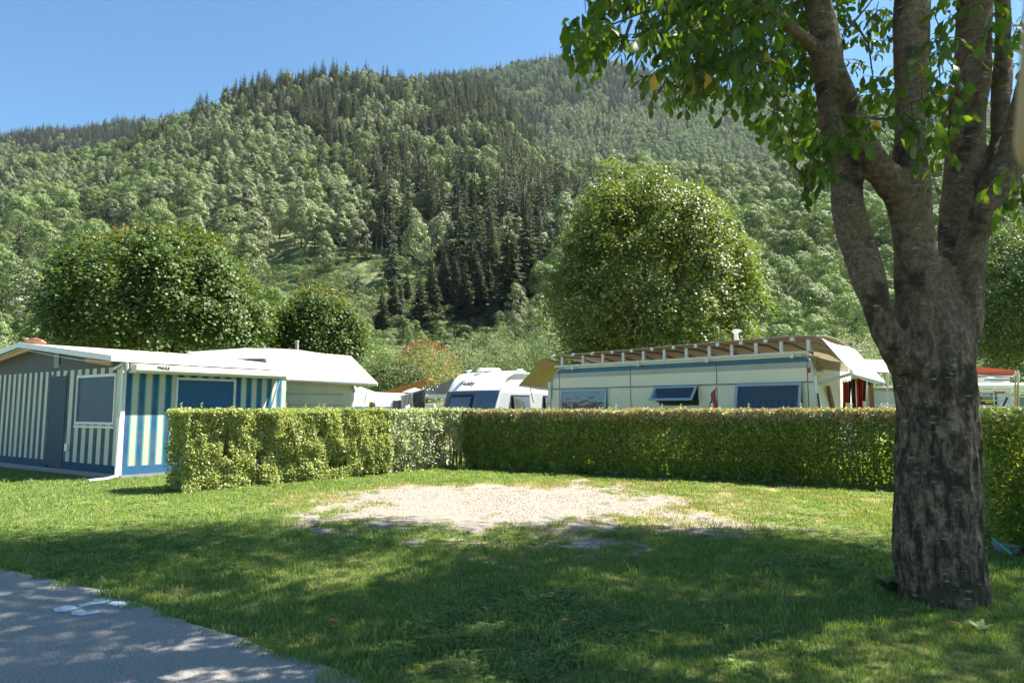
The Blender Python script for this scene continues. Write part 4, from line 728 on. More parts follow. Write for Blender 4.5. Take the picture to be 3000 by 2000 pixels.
for px, py, dd in ((2380, 500, 4.6), (2360, 520, 4.6), (2400, 490, 4.6), (2440, 380, 4.4), (2430, 430, 4.4), (2640, 300, 4.3), (2670, 340, 4.3), (2600, 330, 4.3), (2700, 330, 4.3), (2650, 370, 4.3), (2720, 300, 4.35), (2590, 380, 4.3), (2740, 90, 4.3), (2750, 180, 4.4), (2780, 150, 4.4), (2890, 60, 4.2), (2910, 80, 4.2), (2735, 420, 4.7), (2745, 480, 4.8), (2740, 380, 4.7), (2990, 560, 4.6), (2980, 520, 4.6), (2985, 590, 4.6)):
    for _ in range(4 if px < 2450 else 2): spray(D(px, py - 40, dd), RNG.normal(size=3) * .6 + [0, 0, -.3], 6, .112)
lC = np.array(lC); lT = np.array(lT); lN = np.array(lN); lL = np.array(lL); px, py = pix(lC + lT * .05); ok = (px > 1650) & ((py < np.interp(px, YB[:, 0], YB[:, 1]) + 55) | (px > 2340)); ok &= (px > 1900) | (py > 60) | (px > 1722)
lC, lT, lN, lL = lC[ok], lT[ok], lN[ok], lL[ok]
px, py = pix(lC + lT * .05); size = lL / lC[:, 1] * ((px > 1640) & (px < 2990) & (py > 15) & (py < 620)); big = np.argsort(-size)[:300]; rest_ = np.setdiff1d(np.arange(len(lC)), big)
protoL = []
for i in range(6):
    V, Fs = leaves([[0, 0, 0]], [[0, 0, -1.]], [[0, -1., 0]], 1.0, .44 + .03 * i, 'broad', (-.12, .1, .2, -.05, .14, .05)[i]); protoL.append(fastmesh('leaf', V, Fs, M['cherry'] if i < 5 else M['cherry'], True))
ylw = fastmesh('leaf', *leaves([[0, 0, 0]], [[0, 0, -1.]], [[0, -1., 0]], 1.0, .6, 'broad', .1), M['yellow_leaf'], True)
for q, i in enumerate(big):
    o = link('leaf', ylw if q % 43 == 7 else protoL[q % 6], tree); T = Vector(lT[i]); Nn = Vector(lN[i]); S_ = T.cross(Nn).normalized(); Nn = S_.cross(T); Mx = Matrix((S_, -Nn, -T)).transposed()
    o.rotation_euler = Mx.to_euler(); o.location = Vector(lC[i]) - toff; s = float(lL[i]); o.scale = (s, s, s)
for px, py in ((2690, 175), (2700, 190), (2880, 180), (2770, 255), (2950, 150)):
    o = link('leaf', ylw, tree); o.location = Vector(list(map(float, D(px, py, 4.5)))) - toff; o.rotation_euler = (.4, .5 * random.uniform(-1, 1), random.uniform(0, 6)); o.scale = (.09,) * 3; o['label'] = 'yellow leaf'
V, Fs = leaves(lC[rest_], lT[rest_], lN[rest_], lL[rest_], lL[rest_] * .48, 'broad', .12)
# crown overhead
c0 = np.array([4.8, 5.35, 10.4]); rr_ = np.array([8.6, 5.8, 2.9]); ncl = 2300; d = unit(RNG.normal(size=(ncl, 3))); cc_ = c0 + d * rr_ * (RNG.uniform(.35, 1, ncl) ** .45)[:, None]
hz_ = fbm(cc_[:, 0] * .95 + 40, cc_[:, 1] * .95 + 40, 3, 66); cc_ = cc_[hz_ > .46]
C = np.repeat(cc_, 125, 0) + RNG.normal(size=(len(cc_) * 125, 3)) * [.30, .30, .22]; px, py = pix(C); inside = (px > -60) & (px < 3060) & (py > -30) & (C[:, 1] > 0); C = C[~inside | ((px > 2250) & (py < 260) & (RNG.uniform(0, 1, len(C)) < .5))]
V2, F2 = leaves(C, rdir(len(C)) + [0, 0, -.4], rdir(len(C)) + [0, 0, .9], .11, .07)
o = link('foliage', fastmesh('foliage', np.concatenate([V, V2]) - np.array(toff), np.concatenate([Fs, F2 + len(V)]), M['cherry']), tree); o['kind'] = 'stuff'
# boughs that carry the sprays
BG = [[(2275, 60, 4.55), (2180, 90, 4.5), (2060, 130, 4.4), (1960, 170, 4.3), (1880, 230, 4.3)], [(2140, -60, 4.3), (2000, -20, 4.4), (1900, 30, 4.4), (1800, 70, 4.4), (1700, 90, 4.4), (1675, 110, 4.4)], [(2150, 100, 4.5), (2170, 200, 4.5), (2240, 290, 4.5), (2330, 380, 4.4)], [(2140, 10, 4.4), (2150, 120, 4.5), (2110, 230, 4.5), (2090, 300, 4.4)], [(2370, 220, 4.9), (2330, 230, 4.9), (2320, 300, 4.9)], [(1850, 60, 4.4), (1820, 140, 4.4), (1780, 180, 4.4)],
      [(2400, 560, 4.6), (2420, 470, 4.6), (2450, 400, 4.6)], [(2500, 60, 5.4), (2545, 130, 5.5), (2560, 250, 5.5), (2575, 330, 5.6)], [(2480, 90, 5.1), (2540, 20, 5.2), (2600, -60, 5.3)], [(2390, -20, 5), (2300, 20, 5), (2220, -40, 5)], [(2760, 350, 5), (2830, 170, 4.6), (2890, 80, 4.5)], [(2380, 560, 4.6), (2340, 500, 4.6), (2270, 440, 4.5), (2200, 300, 4.5)], [(2600, 350, 4.5), (2530, 345, 4.4), (2650, 330, 4.3)]]
for b in BG: twigs.tube([Vector(list(map(float, D(*p)))) for p in b], list(np.linspace(.013, .0012, len(b))), 6)
for k in range(16):   # limbs into the crown
    a = k * .41 * 3; e_ = Vector((c0[0] + math.cos(a) * 5.5, c0[1] + math.sin(a) * 4.5, 10.5)); s_ = Vector((TB[0] + math.cos(a) * .8, TB[1] + .5 + math.sin(a) * .5, 6.)); px_, py_ = pix(np.array(e_)); 
    mid = s_.lerp(e_, .5) + Vector((0, 0, 1.2)); twigs.tube([s_, mid, e_], [.09, .05, .015], 7)
twigs.build('twig', M['bark_dark'], tree)['kind'] = 'stuff'
# fallen leaves on the lawn
fl = [fastmesh('fallen_leaf', *leaves([[0, 0, 0]], [[1., 0, .1]], [[0, 0, 1.]], 1., .55, 'broad', f), mm) for f, mm in ((.12, mat('dead_orange_leaf', (.42, .17, .05), None, 5, .7)), (.2, mat('dead_brown_leaf', (.24, .10, .05), None, 5, .8)), (-.1, M['yellow_leaf']))]
def fallen(px, py, s, k, label, group=None):
    p = G(px, py, .04); o = link('fallen_leaf', fl[k], None, tuple(map(float, p))); o.scale = (s,) * 3; o.rotation_euler = (random.uniform(-.3, .3), random.uniform(-.3, .3), random.uniform(0, 6)); tag(o, label, 'leaf', group)
fallen(2825, 1835, .11, 0, 'large orange fallen leaf lying right below the big trunk'); fallen(2672, 1790, .09, 0, 'orange fallen leaf at the foot of the big trunk, leftmost there'); fallen(2640, 1810, .07, 2, 'yellow fallen leaf just left below the big trunk'); fallen(2540, 1793, .07, 1, 'dark brown fallen leaf left of the big trunk foot')
for k in range(42):
    px = RNG.uniform(900, 2650); py = RNG.uniform(1500, 1960); fallen(px, py, .05 + .02 * random.random(), random.choice((0, 1, 1)), 'small rusty fallen leaf scattered in the shaded grass', 'rusty leaves scattered over the shaded grass')
fallen(2347, 1525, .08, 0, 'pinkish fallen leaf alone on the sunny dry grass left of the trunk')

# ------------------------------------------------------------------ blurred post at the right, very near
mb = MB(); fr = frame(D(3072, 1000, .75), (1, 0)); z0 = float(D(2975, 470, .75)[2]); prof = [(-.000, z0 + .03), (.003, z0 + .01), (.012, z0), (.05, z0 - .004), (.17, 2.4), (.10, 2.4)]
mb.prism([fr(x - 0, 0, z - fr.o[2]) for x, z in prof], [fr(x, .03, z - fr.o[2]) for x, z in prof]); tag(mb.build('hanging_board', M['postwood']), 'blurred tan board hanging close to the lens in the upper right corner', 'board')

# ------------------------------------------------------------------ striped awning hut (left)
A0 = G(345, 1405); HS = frame(A0, (.6, .8), (-.8, .6)); HF = frame(A0, (-.826, .563), (.563, .826))   # side wall frame / front wall frame (Y points inwards)
def stripemat(name, base, dark, edge, period, duty, ew, phase, axis, o, z0=None):
    m, nt, bs = newmat(name); g = nt.nodes.new('ShaderNodeNewGeometry'); vm = nt.nodes.new('ShaderNodeVectorMath'); vm.operation = 'DOT_PRODUCT'; nt.links.new(g.outputs['Position'], vm.inputs[0]); vm.inputs[1].default_value = axis
    def mth(op, a, b=None):
        n = nt.nodes.new('ShaderNodeMath'); n.operation = op
        for i, v in enumerate((a, b)):
            if v is None: continue
            if hasattr(v, 'links'): nt.links.new(v, n.inputs[i])
            else: n.inputs[i].default_value = v
        return n.outputs[0]
    u = mth('ADD', mth('DIVIDE', mth('SUBTRACT', vm.outputs['Value'], float(np.dot(o, axis))), period), phase); f = mth('FRACT', mth('ADD', u, 100.))
    c = mixc(nt, mth('LESS_THAN', f, duty), base, dark)
    if ew: 
        e1 = mth('MULTIPLY', mth('GREATER_THAN', f, 1 - ew), 1.); e2 = mth('MULTIPLY', mth('GREATER_THAN', f, duty), mth('LESS_THAN', f, duty + ew)); c = mixc(nt, mth('MAXIMUM', e1, e2), c, edge)
    n = noisen(nt, 2.5, 4, .6, kind='Object'); c = mixc(nt, ramp(nt, n.outputs[0], [(.4, 0.), (.7, .22)]), c, tuple(x * .6 for x in base)); nt.links.new(c, bs.inputs['Base Color']); bs.inputs['Roughness'].default_value = .8
    bumpn(nt, bs, noisen(nt, 3, 3, .5, (1, 1, .3)).outputs[0], .25, .03)
    t = nt.nodes.new('ShaderNodeBsdfTranslucent'); nt.links.new(c, t.inputs[0]); mx = nt.nodes.new('ShaderNodeMixShader'); mx.inputs[0].default_value = .12; out = nt.nodes['Material Output']; nt.links.new(bs.outputs[0], mx.inputs[1]); nt.links.new(t.outputs[0], mx.inputs[2]); nt.links.new(mx.outputs[0], out.inputs[0]); return m
BEI = (.66, .62, .50); DKB = (.05, .085, .12)
ZT = 2.42; DEPTH = 3.95; W = 8.4; UR = 4.35; ZR = 2.93
hut = empty('awning_hut', A0, 'blue and cream striped canvas awning hut with shallow white roof at the left edge', 'awning hut')
mfl = stripemat('front_canvas_left', BEI, DKB, (.1, .3, .28), .30, .48, .05, .0, tuple(HF.X), A0); mfr = stripemat('front_canvas_right', BEI, DKB, (.1, .3, .28), .345, .42, .05, .15, tuple(HF.X), A0)
msd = stripemat('side_canvas', (.60, .545, .45), (.015, .085, .21), (.05, .36, .31), .272, .38, .11, -.22, tuple(HS.X), A0); mdoor = mat('dark_blue_canvas', (.055, .085, .12), (.045, .07, .10), 3, .8, .2, 6); mskirt = mat('blue_skirt_canvas', (.025, .12, .26), (.02, .10, .22), 3, .75); mfsk = mat('dark_skirt_canvas', (.03, .07, .12), None, 3, .8)
def uf(px, py=1300): return onwall(HF, px, py)[0]
ud0, ud1 = uf(186), uf(137); uw0, uw1 = uf(332), uf(217); zw1 = onwall(HF, 275, 1097)[1]; zw0 = onwall(HF, 275, 1243)[1]
ztop = 2.28
def wallpiece(nm, u0, u1, z0, z1, m, y=0): return MB().box(HF, (u0, y, z0), (u1, y + .05, z1)).build(nm, m, hut)
wallpiece('front_canvas', ud1, W, .27, ztop, mfl); wallpiece('front_canvas', .05, uw0, .27, ztop, mfr); wallpiece('front_canvas', uw0, uw1, .27, zw0, mfr); wallpiece('front_canvas', uw0, uw1, zw1, ztop, mfr); wallpiece('front_canvas', uw1, ud0, .27, ztop, mfr)
wallpiece('door_flap', ud0, ud1, .14, 2.16, mdoor, -.012); wallpiece('front_canvas', ud0, ud1, 2.16, ztop, mfr)
wallpiece('front_skirt', .05, ud0, .10, .27, mfsk); wallpiece('front_skirt', ud1, W, .10, .27, mfsk)
MB().prism([HF(.05, 0, ztop), HF(W, 0, ztop), HF(W, 0, 2.36), HF(UR, 0, ZR - .08), HF(.05, 0, ZT - .02)], [HF(.05, .05, ztop), HF(W, .05, ztop), HF(W, .05, 2.36), HF(UR, .05, ZR - .08), HF(.05, .05, ZT - .02)]).build('gable_canvas', mat('grey_gable_canvas', (.10, .11, .125), (.085, .095, .11), 4, .85, .2, 8), hut)
wf = MB().box(HF, (uw0, -.03, zw0), (uw1, .0, zw0 + .055)).box(HF, (uw0, -.035, zw1 - .06), (uw1, .0, zw1)).box(HF, (uw0, -.03, zw0 + .055), (uw0 + .045, 0, zw1 - .06)).box(HF, (uw1 - .045, -.03, zw0 + .055), (uw1, 0, zw1 - .06)).build('window', M['alu_white'], hut, .004)
MB().box(HF, (uw0 + .045, .004, zw0 + .055), (uw1 - .045, .02, zw1 - .06)).build('window_blind', mat('navy_blind', (.04, .085, .15), (.035, .075, .13), 2.2, .55, .2, 4), wf)
MB().box(HF, (uw0 - .03, -.03, zw0 - .075), (uw1 + .02, .0, zw0 - .02)).build('sill', M['cream'], hut)
MB().box(HF, (uf(200) - .05, -.05, .50), (uf(200) + .07, -.0, .66)).build('socket_box', M['white'], hut, .006)
MB().box(HF, (.03, -.02, 0), (W, .35, .10)).build('plinth', M['concrete'], hut)
# side wall
sw0, sw1 = onwall(HS, 515, 1130)[0], onwall(HS, 690, 1130)[0]; sz1 = onwall(HS, 600, 1108)[1]
def sidep(nm, u0, u1, z0, z1, m, y=0): return MB().box(HS, (u0, y, z0), (u1, y + .05, z1)).build(nm, m, hut)
sidep('side_canvas', .05, sw0, .26, 2.33, msd); sidep('side_canvas', sw1, DEPTH - .1, .26, 2.33, msd); sidep('side_canvas', sw0, sw1, sz1, 2.33, msd); sidep('side_canvas', sw0, sw1, .26, .95, msd); sidep('side_skirt', .05, DEPTH - .1, .08, .26, mskirt); 
MB().box(HS, (.04, -.03, 0), (DEPTH, .25, .08)).build('plinth', M['concrete'], hut)
wf = MB().box(HS, (sw0, -.03, sz1 - .05), (sw1, 0, sz1)).box(HS, (sw0, -.03, .95), (sw0 + .045, 0, sz1 - .05)).box(HS, (sw1 - .045, -.03, .95), (sw1, 0, sz1 - .05)).box(HS, (sw0 + .045, -.03, .95), (sw1 - .045, 0, 1.0)).build('window', M['alu_white'], hut, .004)
MB().box(HS, (sw0 + .045, .004, 1.0), (sw1 - .045, .02, sz1 - .05)).build('window_blind', mat('blue_blind', (.012, .085, .20), (.01, .075, .18), 2, .5, .15, 4), wf)
MB().box(HS, (-.03, -.03, .08), (.05, .05, 2.4)).build('corner_post', M['alu_white'], hut)
# roof: two slopes with white fascia
def hp(u, w, z): return tuple(np.array(HF(u, 0, 0)) * [1, 1, 0] + HS.X * w + np.array([0, 0, z]))
f0, f1 = -.28, DEPTH + .08
roof = MB()
for (ua, za, ub, zb) in ((-.06, ZT + .02, UR, ZR), (UR, ZR, W + .5, 2.42)):
    roof.add([hp(ua, f0, za), hp(ub, f0, zb), hp(ub, f1, zb), hp(ua, f1, za), hp(ua, f0, za + .05), hp(ub, f0, zb + .05), hp(ub, f1, zb + .05), hp(ua, f1, za + .05)], [(0, 1, 2, 3), (7, 6, 5, 4), (0, 4, 5, 1), (1, 5, 12, 2), (2, 6, 7, 3), (3, 7, 4, 0)])
roof.build('roof', mat('pale_roof_sheet', (.60, .54, .48), (.50, .45, .40), 1.2, .6, .1, 6), hut)
for ua, za, ub, zb in ((-.10, ZT, UR, ZR), (UR, ZR, W + .5, 2.42)):
    q = [hp(ua, f0 - .03, za - .05), hp(ub, f0 - .03, zb - .06), hp(ub, f0 - .03, zb + .065), hp(ua, f0 - .03, za + .07)]; MB().prism(q, [tuple(np.array(p) + HS.X * .028) for p in q]).build('fascia', M['alu_white'], hut)
q = [hp(-.10, f0 - .03, ZT - .05), hp(-.10, f1 + .02, ZT - .05), hp(-.10, f1 + .02, ZT + .07), hp(-.10, f0 - .03, ZT + .07)]; MB().prism(q, [tuple(np.array(p) + HF.X * .03) for p in q]).build('fascia', M['alu_white'], hut)
for ua, za, ub, zb in ((.0, ZT - .14, 1.1, ZT - .02), (UR - .5, ZR - .15, W + .3, 2.28)):
    q = [hp(ua, f0 + .02, za), hp(ub, f0 + .02, zb), hp(ub, f0 + .02, zb + .08), hp(ua, f0 + .02, za + .08)]; MB().prism(q, [tuple(np.array(p) + HS.X * .04) for p in q]).build('rafter', M['wood'], hut)
MB().tube([hp(u_, f0 + .0, z_) for u_, z_ in ((-.05, ZT - .06), (1.2, ZT + .02), (2.4, ZT + .16), (UR, ZR - .09), (UR + 1.2, ZR - .24), (W, 2.36))], .008, 5).build('light_cable', M['cream'], hut)
for u_ in (ud1 - .03, ud0 + .03): MB().box(HF, (u_ - .008, -.016, .2), (u_ + .008, -.0, 2.2)).build('door_zip', M['seam'], hut)
for u_ in (uf(90), uf(40)): MB().box(HF, (u_ - .004, -.004, .25), (u_ + .004, .001, ztop)).build('canvas_seam', M['cream'], hut)
MB().box(HF, (uf(160) - .02, -.02, 2.42), (uf(160) + .02, .0, 2.70)).build('vent_slot', M['rubber'], hut); MB().box(HF, (uf(152) - .14, -.012, 2.36), (uf(152) + .14, -.001, 2.72)).build('vent_panel', M['inkgrey'], hut)
# gutter pipe at the corner
pipe = MB().tube([HS(-.07, -.09, 1.25), HS(-.07, -.09, .10), HS(-.09, -.11, .06)], .042, 10).build('downpipe', M['white'], hut); MB().tube([HS(-.07, -.09, .08), HS(-.30, -.20, .05), HS(-.62, -.2, .04)], .036, 8).build('pipe_foot', M['grey'], hut)
MB().tube([HS(-.07, -.05, 2.32), HF(.3, -.05, 2.24)], .03, 8).build('gutter_outlet', M['white'], hut)
# awning cassette with lettering
cas = MB(); prof = [(0, 0), (-.32, 0), (-.36, .05), (-.35, .17), (0, .20)]; cas.prism([HS(.08, y, 2.15 + z) for y, z in prof], [HS(DEPTH - .35, y, 2.15 + z) for y, z in prof]); co_ = cas.build('awning_cassette', mat('cream_cassette', (.60, .60, .50), (.52, .52, .43), 3, .4), hut, .01)
nrm = -HS.Y; text('maker_name', 'THULE', .085, HS(.62, -.361, 2.26), HS.X, (0, 0, 1), M['ink'], co_, .002, .15, .003); MB().box(HS, (.84, -.3595, 2.228), (1.02, -.358, 2.240)).build('small_print', M['inkgrey'], co_)
MB().tube([HS(.08, -.1, 2.23), HS(.02, -.1, 2.2), HS(-.0, -.1, 2.35)], .035, 8).build('end_bracket', M['grey'], hut)
MB().tube([HS(DEPTH - .35, -.1, 2.2), HS(DEPTH - .75, -.12, .9)], .022, 8).build('support_arm', M['winframe'], hut)
# copper cat on the ridge
P0 = np.array(hp(UR + .05, -.05, ZR + .06)); me = bpy.data.meshes.new('cat_figure'); bm = bmesh.new(); sk = []
def rel(px, py): p = D(px, py, P0[1]); return Vector((float(p[0] - P0[0]), 0, float(p[2] - P0[2])))
chain = [(122, 1001, .055), (112, 996, .082), (100, 995, .075), (90, 999, .055), (83, 998, .042), (78, 995, .045), (74, 997, .025)]
vs_ = [bm.verts.new(rel(a, b)) for a, b, r_ in chain]
for a, b in zip(vs_, vs_[1:]): bm.edges.new((a, b))
ex_ = [(vs_[1], (116, 1005), .03), (vs_[1], (108, 1006), .03), (vs_[4], (82, 1006), .022), (vs_[5], (80, 990), .012), (vs_[5], (77, 990), .012), (vs_[0], (134, 1005), .02)]
rad_ = [c_[2] for c_ in chain]
for v, q, r_ in ex_:
    n_ = bm.verts.new(rel(*q) + Vector((0, random.uniform(-.04, .04), 0))); bm.edges.new((v, n_)); rad_.append(r_)
bm.to_mesh(me); bm.free(); cat = link('cat_figure', me, None, tuple(P0)); s = cat.modifiers.new('s', 'SKIN'); 
for i, r_ in enumerate(rad_): me.skin_vertices[0].data[i].radius = (r_, r_)
me.skin_vertices[0].data[1].use_root = True; cat.modifiers.new('u', 'SUBSURF').render_levels = 2; me.materials.append(M['copper']); tag(cat, 'copper coloured crouching cat figure on the roof ridge of the striped hut', 'figurine')

# ------------------------------------------------------------------ caravan under a white tarpaulin
WF = frame(D(795, 1200, 18.6), (1, .26)); WF.o[2] = 0; cv = empty('covered_caravan', WF.o, 'cream caravan under a large white sloping tarpaulin roof beside the striped hut', 'caravan')
def wx(px, py, y=0): return onwall(WF, px, py, y)
x1, _ = wx(1037, 1180); MB().box(WF, (-.2, 0, .45), (x1, 2.2, 2.32)).build('body', M['cream'], cv, .06)
for py in (1153, 1185): 
    z = wx(900, py)[1]; a, b = wx(840, py)[0], wx(1005, py)[0]; MB().tube([WF(a, -.012, z), WF(b, -.012, z - .02)], .012, 6).build('rail', M['grey'], cv)
MB().box(WF, (x1 - .10, -.04, 2.1 - .15), (x1 - .02, .0, 2.1)).build('marker_lamp', mat('amber_lens', (.6, .4, .12), None, 5, .3), cv); MB().box(WF, (.02, -.02, 1.0), (x1 - .2, -.0, 1.03)).build('trim', M['grey'], cv)
def tp(px, py, d): return D(px, py, d)
top = [tp(560, 1032, 22.), tp(700, 1022, 22.), tp(790, 1021, 22), tp(870, 1025, 22), tp(950, 1037, 22.), tp(1028, 1043, 22)]
mid_ = [tp(600, 1062, 20.2), tp(720, 1058, 20.2), tp(800, 1060, 20.2), tp(890, 1064, 20.2), tp(980, 1073, 20.2), tp(1064, 1080, 20.2)]
bot = [tp(640, 1104, 18.6), tp(760, 1107, 18.6), tp(826, 1109, 18.6), tp(920, 1113, 18.6), tp(1020, 1118, 18.6), tp(1106, 1122, 18.6)]
MB().sheet([top, mid_, bot], .02).build('tarpaulin', M['cloth_white'], cv); MB().tube([p - np.array([0, 0, .03]) for p in bot], .05, 8).build('front_rail', M['alu_white'], cv)
MB().sheet([[tp(545, 1032, 21), tp(640, 1026, 21), tp(722, 1020, 21.2), tp(775, 1022, 21.3)], [tp(580, 1040, 20), tp(660, 1042, 20), tp(745, 1032, 20.2), tp(790, 1040, 20.4)], [tp(600, 1050, 19.), tp(680, 1052, 19), tp(770, 1050, 19.2), tp(812, 1056, 19.3)]], .02).build('folded_flap', mat('grey_flap', (.42, .40, .37), (.33, .31, .29), 3, .6, .3, 9), cv)
MB().tube([bot[2] - np.array([0, 0, .05]), tp(796, 1090, 19), tp(805, 1070, 19.5)], .05, 8).build('bent_rail', M['grey'], cv)
for a, b in (((1032, 1122), (1038, 1150)),): MB().tube([tp(*a, 19.0), tp(*b, 19.0)], .035, 8).build('bracket', M['alu'], cv)
MB().tube([tp(1045, 1132, 18.9), tp(1088, 1122, 18.7)], .03, 8).build('side_arm', M['alu'], cv)
for pts in ([(836, 1115), (838, 1140), (844, 1152), (845, 1200)], [(1080, 1124), (1076, 1140), (1068, 1180)]): MB().tube([tp(*p, 18.5) for p in pts], .010, 5).build('guy_rope', M['grey'], cv)
fp = empty('flue_pipe', tp(870, 1030, 23.5), 'grey metal flue pipe rising behind the white tarpaulin roof', 'pipe'); MB().tube([tp(870, 1060, 23.5), tp(870, 1002, 23.5)], .055, 10).build('pipe', mat('flue_metal', (.42, .36, .33), None, 5, .5), fp); MB().tube([tp(870, 1002, 23.5), tp(870, 997, 23.5)], .07, 10).build('cap', M['grey'], fp)

# ------------------------------------------------------------------ white caravan with navy front
ca_, sa_ = math.cos(R(44)), math.sin(R(44)); HB = frame(D(1447, 1200, 20.6), (ca_, sa_)); HB.o[2] = 0   # X along the body to the right, Y away along the front
hb = empty('caravan', HB.o, 'white modern caravan with navy front panel and a window, left of the beige caravan', 'caravan'); Wd = 2.5
# section in (x, z): front leans back towards the top and rolls into the roof
sec = [(-.0, .45), (-.02, 1.0), (.02, 1.4), (.12, 1.72), (.24, 1.98), (.40, 2.25), (.55, 2.42), (.78, 2.56), (1.05, 2.61), (1.5, 2.60)]
def hbgrid(lo, hi, ny=9):
    rows = []
    for x, z in sec:
        if not (lo <= z <= hi): continue
        row = []
        for j in range(ny):
            t = j / (ny - 1); bow = .34 * (1 - (2 * t - 1) ** 4) * max(0, min(1, (2.62 - z) / .5)); row.append(HB(x - bow, t * Wd, z))
        rows.append(row)
    return rows
navy = mat('navy_metallic', (.09, .135, .21), (.075, .115, .185), 2, .22, 0, 1, (1, 1, 1), .8, .2)
sec2 = [s_ for s_ in sec]; sec = [(-.0, .45), (-.02, 1.0), (.02, 1.4), (.12, 1.72), (.235, 1.97)]; MB().sheet(hbgrid(0, 3), .02).build('navy_panel', navy, hb)
sec = [(.245, 1.985), (.40, 2.25), (.55, 2.42), (.78, 2.56), (1.05, 2.61), (1.35, 2.60)]; MB().sheet(hbgrid(0, 3), .03).build('front_hood', M['white'], hb)
body = [(.0, .45), (.02, 1.4), (.24, 1.98), (.55, 2.44), (.8, 2.55), (1.1, 2.58), (5.6, 2.5), (5.8, 2.2), (5.8, .45)]; MB().prism([HB(x, .02, z) for x, z in body], [HB(x, Wd - .02, z) for x, z in body]).build('body', mat('white_body_panel', (.74, .75, .76), (.68, .69, .70), 3, .3, 0, 1, (1, 1, 1), .5), hb, .03)
MB().prism([HB(x, -.004, z) for x, z in ((.04, .5), (.06, 1.4), (.26, 1.93), (5.75, 1.93), (5.75, .5))], [HB(x, .018, z) for x, z in ((.04, .5), (.06, 1.4), (.26, 1.93), (5.75, 1.93), (5.75, .5))]).build('grey_side_band', mat('silver_side', (.50, .52, .54), None, 3, .35), hb)
MB().tube([HB(.0, -.012, .6), HB(.03, -.012, 1.4), HB(.25, -.012, 1.98), HB(.5, -.012, 2.38), HB(.82, -.012, 2.52), HB(1.4, -.012, 2.54), HB(3, -.012, 2.52)], .028, 8).build('corner_trim', M['white'], hb)
for t0, t1, xx in ((.28, .72, 0),):
    for part, ex, m_, pr in (('front_window', 0, M['rubber'], .03), ('window_pane', .07, M['glass_blue'], .045)):
        rows = []
        for x, z in ((-.02, 1.02 + ex), (.02, 1.4), (.12, 1.72), (.19, 1.88 - ex * .8)):
            rows.append([HB(x - .34 * (1 - (2 * t - 1) ** 4) * min(1, (2.62 - z) / .5) - pr, t * Wd, z) for t in np.linspace(t0 + ex / Wd, t1 - ex / Wd, 5)])
        w_ = MB().sheet(rows, .02).build(part, m_, hb if part == 'front_window' else w_)
fn = np.array(HB(-.34 - .06 + .36, Wd * .62, 2.17)); text('maker_name', 'Hobby', .19, HB(.355 - .34 * .92 - .12, Wd * .46, 2.21), -HB.Y, HB(.5, 0, 1.0) - np.array(HB(0, 0, 0)), M['ink'], hb, .004, .35, .006, 1.25)
for a, b, tilt in ((1500, 1547, .12), (1594, 1700, .03)):
    xa, xb = onwall(HB, a, 1180)[0], onwall(HB, b, 1180)[0]; z1, z0 = 1.86, 1.05
    w_ = MB().box(HB, (xa - .05, -.03, z0), (xb + .05, -.006, z1)).build('side_window', M['rubber'], hb, .01); MB().hexa([HB(xa, -.06 - tilt, z0 + .05), HB(xb, -.06 - tilt, z0 + .05), HB(xb, -.035 - tilt, z0 + .05), HB(xa, -.035 - tilt, z0 + .05), HB(xa, -.06, z1 - .05), HB(xb, -.06, z1 - .05), HB(xb, -.035, z1 - .05), HB(xa, -.035, z1 - .05)]).build('window_pane', M['glass'], w_)
v_ = MB().box(HB, (1.6, .5, 2.58), (1.75, .65, 2.72)).build('roof_vent', M['white'], hb, .02)
sd = MB().box(HB, (.95, 1.1, 2.60), (1.35, 1.5, 2.67)).box(HB, (1.08, 1.25, 2.66), (1.2, 1.37, 2.76)); sd.build('antenna_foot', M['white'], hb); p = D(1432, 1085, 22.3); fr = frame(p, (1, .25)); fr.o[2] = 0; MB().box(fr, (-.36, -.16, p[2] - .035), (.36, .16, p[2] + .075)).build('antenna_box', M['white'], hb, .03)
MB().lathe(D(1372, 1092, 22.), [(.06, 0), (.06, .05), (.11, .06), (.1, .09)], 12).build('roof_vent', M['white'], hb)

# ------------------------------------------------------------------ beige caravan with roof rack and tarpaulin
R0 = np.array([6.53, 14.5, 0.]); BC = frame(R0, (-.715, .70), (.70, .715)); LL = 7.6; BW = 2.3   # X towards the left end, Y to the back
bc = empty('caravan', R0, 'long beige caravan with blue top stripe behind the shaded hedge, open windows', 'caravan')
def bz(px, py, y=0): return onwall(BC, px, py, y)
prof = [(.0, .4), (-.0, .45), (.02, 1.2), (.07, 1.7), (.12, 2.2), (.16, 2.42), (.24, 2.55), (.38, 2.6), (7.0, 2.6), (7.22, 2.55), (7.4, 2.42), (7.5, 2.22), (7.57, 1.8), (7.6, 1.2), (7.6, .4)]
MB().prism([BC(x, 0, z) for x, z in prof], [BC(x, BW, z) for x, z in prof]).build('body', mat('beige_body', (.74, .69, .54), (.68, .63, .49), 1.2, .33, .04, 3, (1, 1, .5), .5), bc)
def sideband(nm, z0, z1, m, y0=-.006, x0=None):
    def xr(z, s): 
        zz_ = [p[1] for p in prof[:8]]; return float(np.interp(z, zz_, [p[0] for p in prof[:8]])) + .012 if s else float(np.interp(z, [p[1] for p in prof[8:]][::-1], [p[0] for p in prof[8:]][::-1])) - .012
    q = [(xr(z0, 1), z0), (xr((z0 + z1) / 2, 1), (z0 + z1) / 2), (xr(z1, 1), z1), (xr(z1, 0), z1), (xr((z0 + z1) / 2, 0), (z0 + z1) / 2), (xr(z0, 0), z0)]; return MB().prism([BC(x, y0, z) for x, z in q], [BC(x, .001, z) for x, z in q]).build(nm, m, bc)
